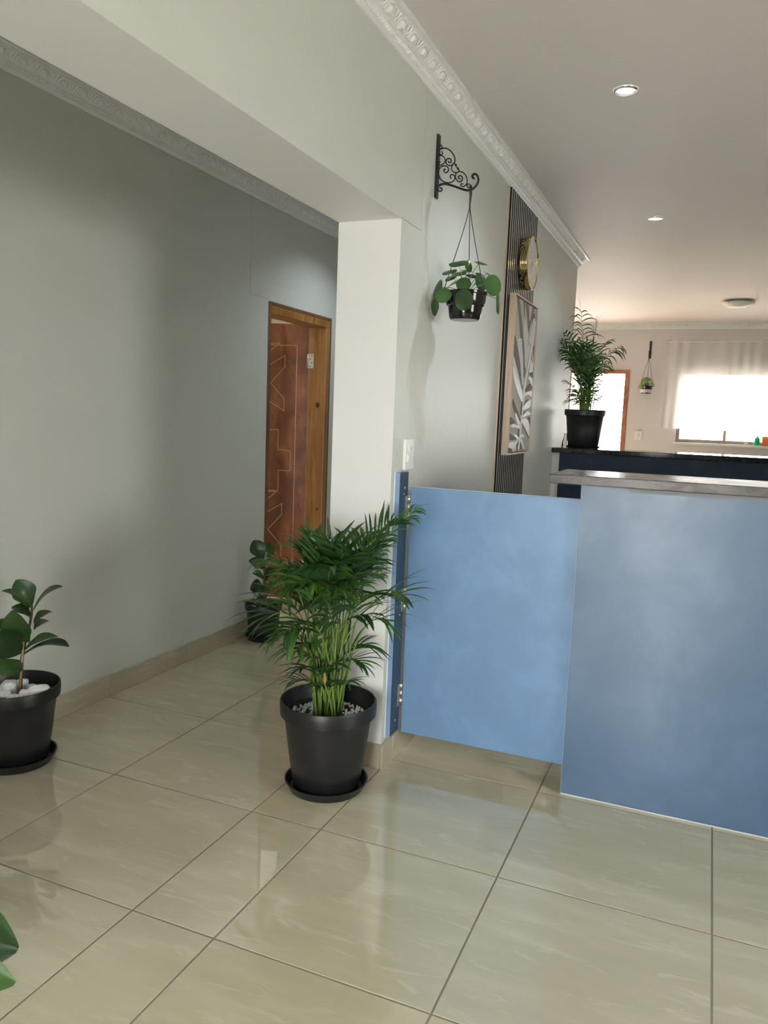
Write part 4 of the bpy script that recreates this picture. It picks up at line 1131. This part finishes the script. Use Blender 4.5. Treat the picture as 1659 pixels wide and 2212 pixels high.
def pilea_leaf(root, c, nrm, rx, ry, base_, m_, up=UPV, cup=.15):
    """round leaf (peltate) with its stalk as a sub-part; ry along the leaf's own up direction"""
    nrm = nrm.normalized(); a = up-nrm*up.dot(nrm)
    a = a.normalized() if a.length > .05 else nrm.orthogonal().normalized(); s = a.cross(nrm)
    V, F = [Vector(c)], []; n = 18
    for ring, f in ((1, .5), (2, 1.0)):
        for k in range(n):
            q = 2*PI*k/n
            V.append(Vector(c)+s*math.cos(q)*rx*f+a*(math.sin(q)*ry*f)*(1.0 if math.sin(q) > 0 else 1.06)-nrm*cup*rx*f*f*(1+.25*math.cos(3*q)))
    for k in range(n):
        F.append((0, 1+k, 1+(k+1) % n)); F.append((1+k, 1+n+k, 1+n+(k+1) % n, 1+(k+1) % n))
    lo = obj('leaf', V, F, m_, root, smooth=True)
    e = Vector(c)-nrm*.0008+a*ry*.18
    b = Vector(base_); mid_ = b.lerp(e, .55)+Vector((0, 0, .35*(e-b).length*.35))-nrm*.008
    obj('petiole', *tube(catmull([b, mid_, e], 5), .0014, 6), PETI, lo, smooth=True)
    return lo
HP = at(1008, 633, 1, BY); HP = Vector((.147, BY, 1.757))
hp = thing('hanging_pilea', HP, 'round-leaved pilea in glossy black pot hanging from the scroll bracket', 'plant', 'hanging pilea plants')
V, F = lathe(HP, [(.0005, .0), (.056, .0), (.062, .008), (.0655, .03), (.068, .052), (.075, .056), (.079, .070), (.081, .095), (.085, .098), (.086, .106), (.084, .108), (.081, .107), (.077, .09), (.066, .05), (.0005, .05)], 48)
obj('pot', V, F, BLACKG, hp, smooth=True).modifiers.new('e', 'EDGE_SPLIT').split_angle = math.radians(35)
V, F = lathe(HP, [(.0005, .088), (.04, .09), (.076, .083), (.07, .06), (.0005, .06)], 24); obj('soil', V, F, SOIL, hp, smooth=True)
hook = b4(1235, 1700)
c9 = lambda a, b: (850+a*450/1659, 250+b*450/1659)
def hpx(a, b, dd=0.0): return near(*c9(a, b), HP+Vector((0, 0, .1)), dd)
hk = thing('pot_hanger', (HP.x, BY, HP.z+.1), 'thin black three-strand hanger holding the near hanging pot', 'hanger')
top = Vector((hook.x, BY, b4(1250, 1640).z)); spl = Vector((top.x, BY, at(1016, 452, 1, BY).z))
obj('hook_loop', *tube(catmull([top+Vector((0, -.008, -.02)), top+Vector((0, -.010, .004)), top+Vector((0, 0, .0145)), top+Vector((0, .010, .004)), top+Vector((.001, .008, -.02)), spl+Vector((0, 0, .02))], 5), .0026, 8), CORD, hk, smooth=True)
obj('cord', *tube([top+Vector((0, -.004, -.016)), spl], .0030, 8), CORD, hk, smooth=True)
for a_ in (-.45, 1.75, 3.70):
    e = Vector((HP.x+.0875*math.cos(a_), BY+.0875*math.sin(a_), HP.z+.100))
    obj('strand', *tube(catmull([spl+Vector((0, 0, .01)), spl.lerp(e, .3), e+Vector((0, 0, .02)), e], 5), .0017, 6), CORD, hk, smooth=True)
    obj('rim_clip', *move(ball((0, 0, 0), .0045, .0045, .007, 8, 5), lambda v: v+e), CORD, hk, smooth=True)
hb = HP+Vector((0, 0, .092))
# (centre in the crop, depth offset, half width, half height in crop pixels, facing: towards camera, right, up)
PS = .000515
for k, (cx_, cy_, dd, rx, ry, fc_) in enumerate([
    (515, 1168, -.02, 76, 50, (.55, -.25, .8)), (445, 1236, -.01, 62, 50, (.45, -.35, .85)), (455, 1285, .01, 50, 46, (.5, -.5, .8)), (600, 1195, .03, 34, 50, (.8, .4, .3)),
    (695, 1165, .04, 62, 55, (.35, .2, .95)), (558, 1335, -.05, 58, 56, (.95, -.15, .35)), (700, 1322, .02, 50, 72, (.8, .3, .3)), (797, 1345, -.03, 68, 82, (.95, .25, .2)),
    (562, 1460, -.095, 70, 80, (1, .05, .12)), (395, 1425, -.05, 66, 60, (.9, -.35, .3)), (345, 1385, -.01, 58, 84, (.45, -.9, .25)), (322, 1510, .0, 62, 76, (.4, -.85, -.05)),
    (842, 1485, .03, 60, 88, (.4, .9, .05)), (690, 1262, .05, 40, 36, (.5, .3, .8)), (630, 1270, .06, 50, 45, (.5, .1, .9)), (520, 1250, .06, 60, 50, (.5, -.2, .9)), (590, 1230, .09, 55, 50, (.3, .1, 1)), (470, 1330, .08, 55, 52, (.2, -.6, .8)), (760, 1260, .09, 50, 46, (.2, .6, .8))]):
    n_ = toC*fc_[0]+_r*fc_[1]+UPV*fc_[2]
    b = hb+Vector((R.uniform(-.012, .012), R.uniform(-.012, .012), 0))
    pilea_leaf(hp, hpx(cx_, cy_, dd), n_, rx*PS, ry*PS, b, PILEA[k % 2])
for k in range(7):
    a_ = k*.9; obj('shoot', *tube([hb+Vector((0, 0, -.004)), hb+Vector((.014*math.cos(a_), .014*math.sin(a_), .03+.006*k))], .0022, 6), PETI, hp, smooth=True)

# far bracket and its pilea
fbk = thing('plant_bracket', (.275, YF, 2.223), 'black iron plant bracket seen end-on on the far wall', 'bracket')
bev(obj('wall_bar', *box(.261, .289, YF-.009, YF-.0005, 2.223, 2.444), IRON, fbk), .0015)
def far_scroll(nm, pts, r_):
    P = catmull([Vector((.275, YF-.009-a, z)) for a, z in pts], 4)
    obj(nm, *tube(P, r_, 8), IRON, fbk, smooth=True)
far_scroll('arm', [(0, 2.262), (.03, 2.272), (.08, 2.262), (.13, 2.250), (.165, 2.262), (.175, 2.29), (.16, 2.305), (.15, 2.292)], .0045)
far_scroll('scroll', [(0, 2.38), (.03, 2.385), (.06, 2.36), (.06, 2.33), (.03, 2.325), (.03, 2.345)], .0025)
far_scroll('scroll', [(0, 2.33), (.02, 2.29), (.05, 2.275), (.08, 2.295), (.06, 2.315)], .0025)
FP = Vector((.272, YF-.14, 1.775))
fpl = thing('hanging_pilea', FP, 'light green pilea in a small pot hanging on the far wall', 'plant', 'hanging pilea plants')
V, F = lathe(FP, [(.0005, .0), (.055, .0), (.062, .012), (.066, .05), (.070, .055), (.074, .085), (.080, .09), (.080, .10), (.074, .099), (.0005, .08)], 32)
obj('pot', V, F, BLACKG, fpl, smooth=True)
V, F = lathe(FP, [(.0665, .014), (.0705, .05), (.0705, .054), (.0660, .05)], 32); obj('pale_band', V, F, EDGE, fpl, smooth=True)
V, F = lathe(FP, [(.0005, .088), (.07, .086), (.07, .082), (.0005, .082)], 20); obj('soil', V, F, SOIL, fpl)
fhg = thing('pot_hanger', (FP.x, FP.y, FP.z+.1), 'thin grey three-strand hanger of the far hanging pot', 'hanger')
ftop = Vector((.275, YF-.139, 2.246))
obj('hook_loop', *tube(catmull([ftop+Vector((-.008, 0, -.02)), ftop+Vector((-.009, 0, .004)), ftop+Vector((0, 0, .014)), ftop+Vector((.009, 0, .004)), ftop+Vector((.004, 0, -.02)), ftop+Vector((0, 0, -.05))], 4), .003, 6), CORD, fhg)
for a_ in (3.0, .1, -1.4):
    e = FP+Vector((.082*math.cos(a_), .082*math.sin(a_), .094))
    obj('strand', *tube([ftop+Vector((0, 0, -.02)), e], .0026, 6), mat('grey_cord', (.09, .07, .06), .6) if a_ == 3.0 else bpy.data.materials['grey_cord'], fhg)
rp = random.Random(9)
for k in range(26):
    a_ = rp.uniform(0, 2*PI); r_ = rp.uniform(.02, .105); z = .10+.095*(1-(r_/.115)**1.6)+rp.uniform(-.02, .02)
    if r_ > .08: z -= rp.uniform(0, .05)
    c_ = FP+Vector((r_*math.cos(a_), r_*math.sin(a_)*.9, z))
    n_ = Vector((math.cos(a_)*r_*9, math.sin(a_)*r_*9-.35, .6))
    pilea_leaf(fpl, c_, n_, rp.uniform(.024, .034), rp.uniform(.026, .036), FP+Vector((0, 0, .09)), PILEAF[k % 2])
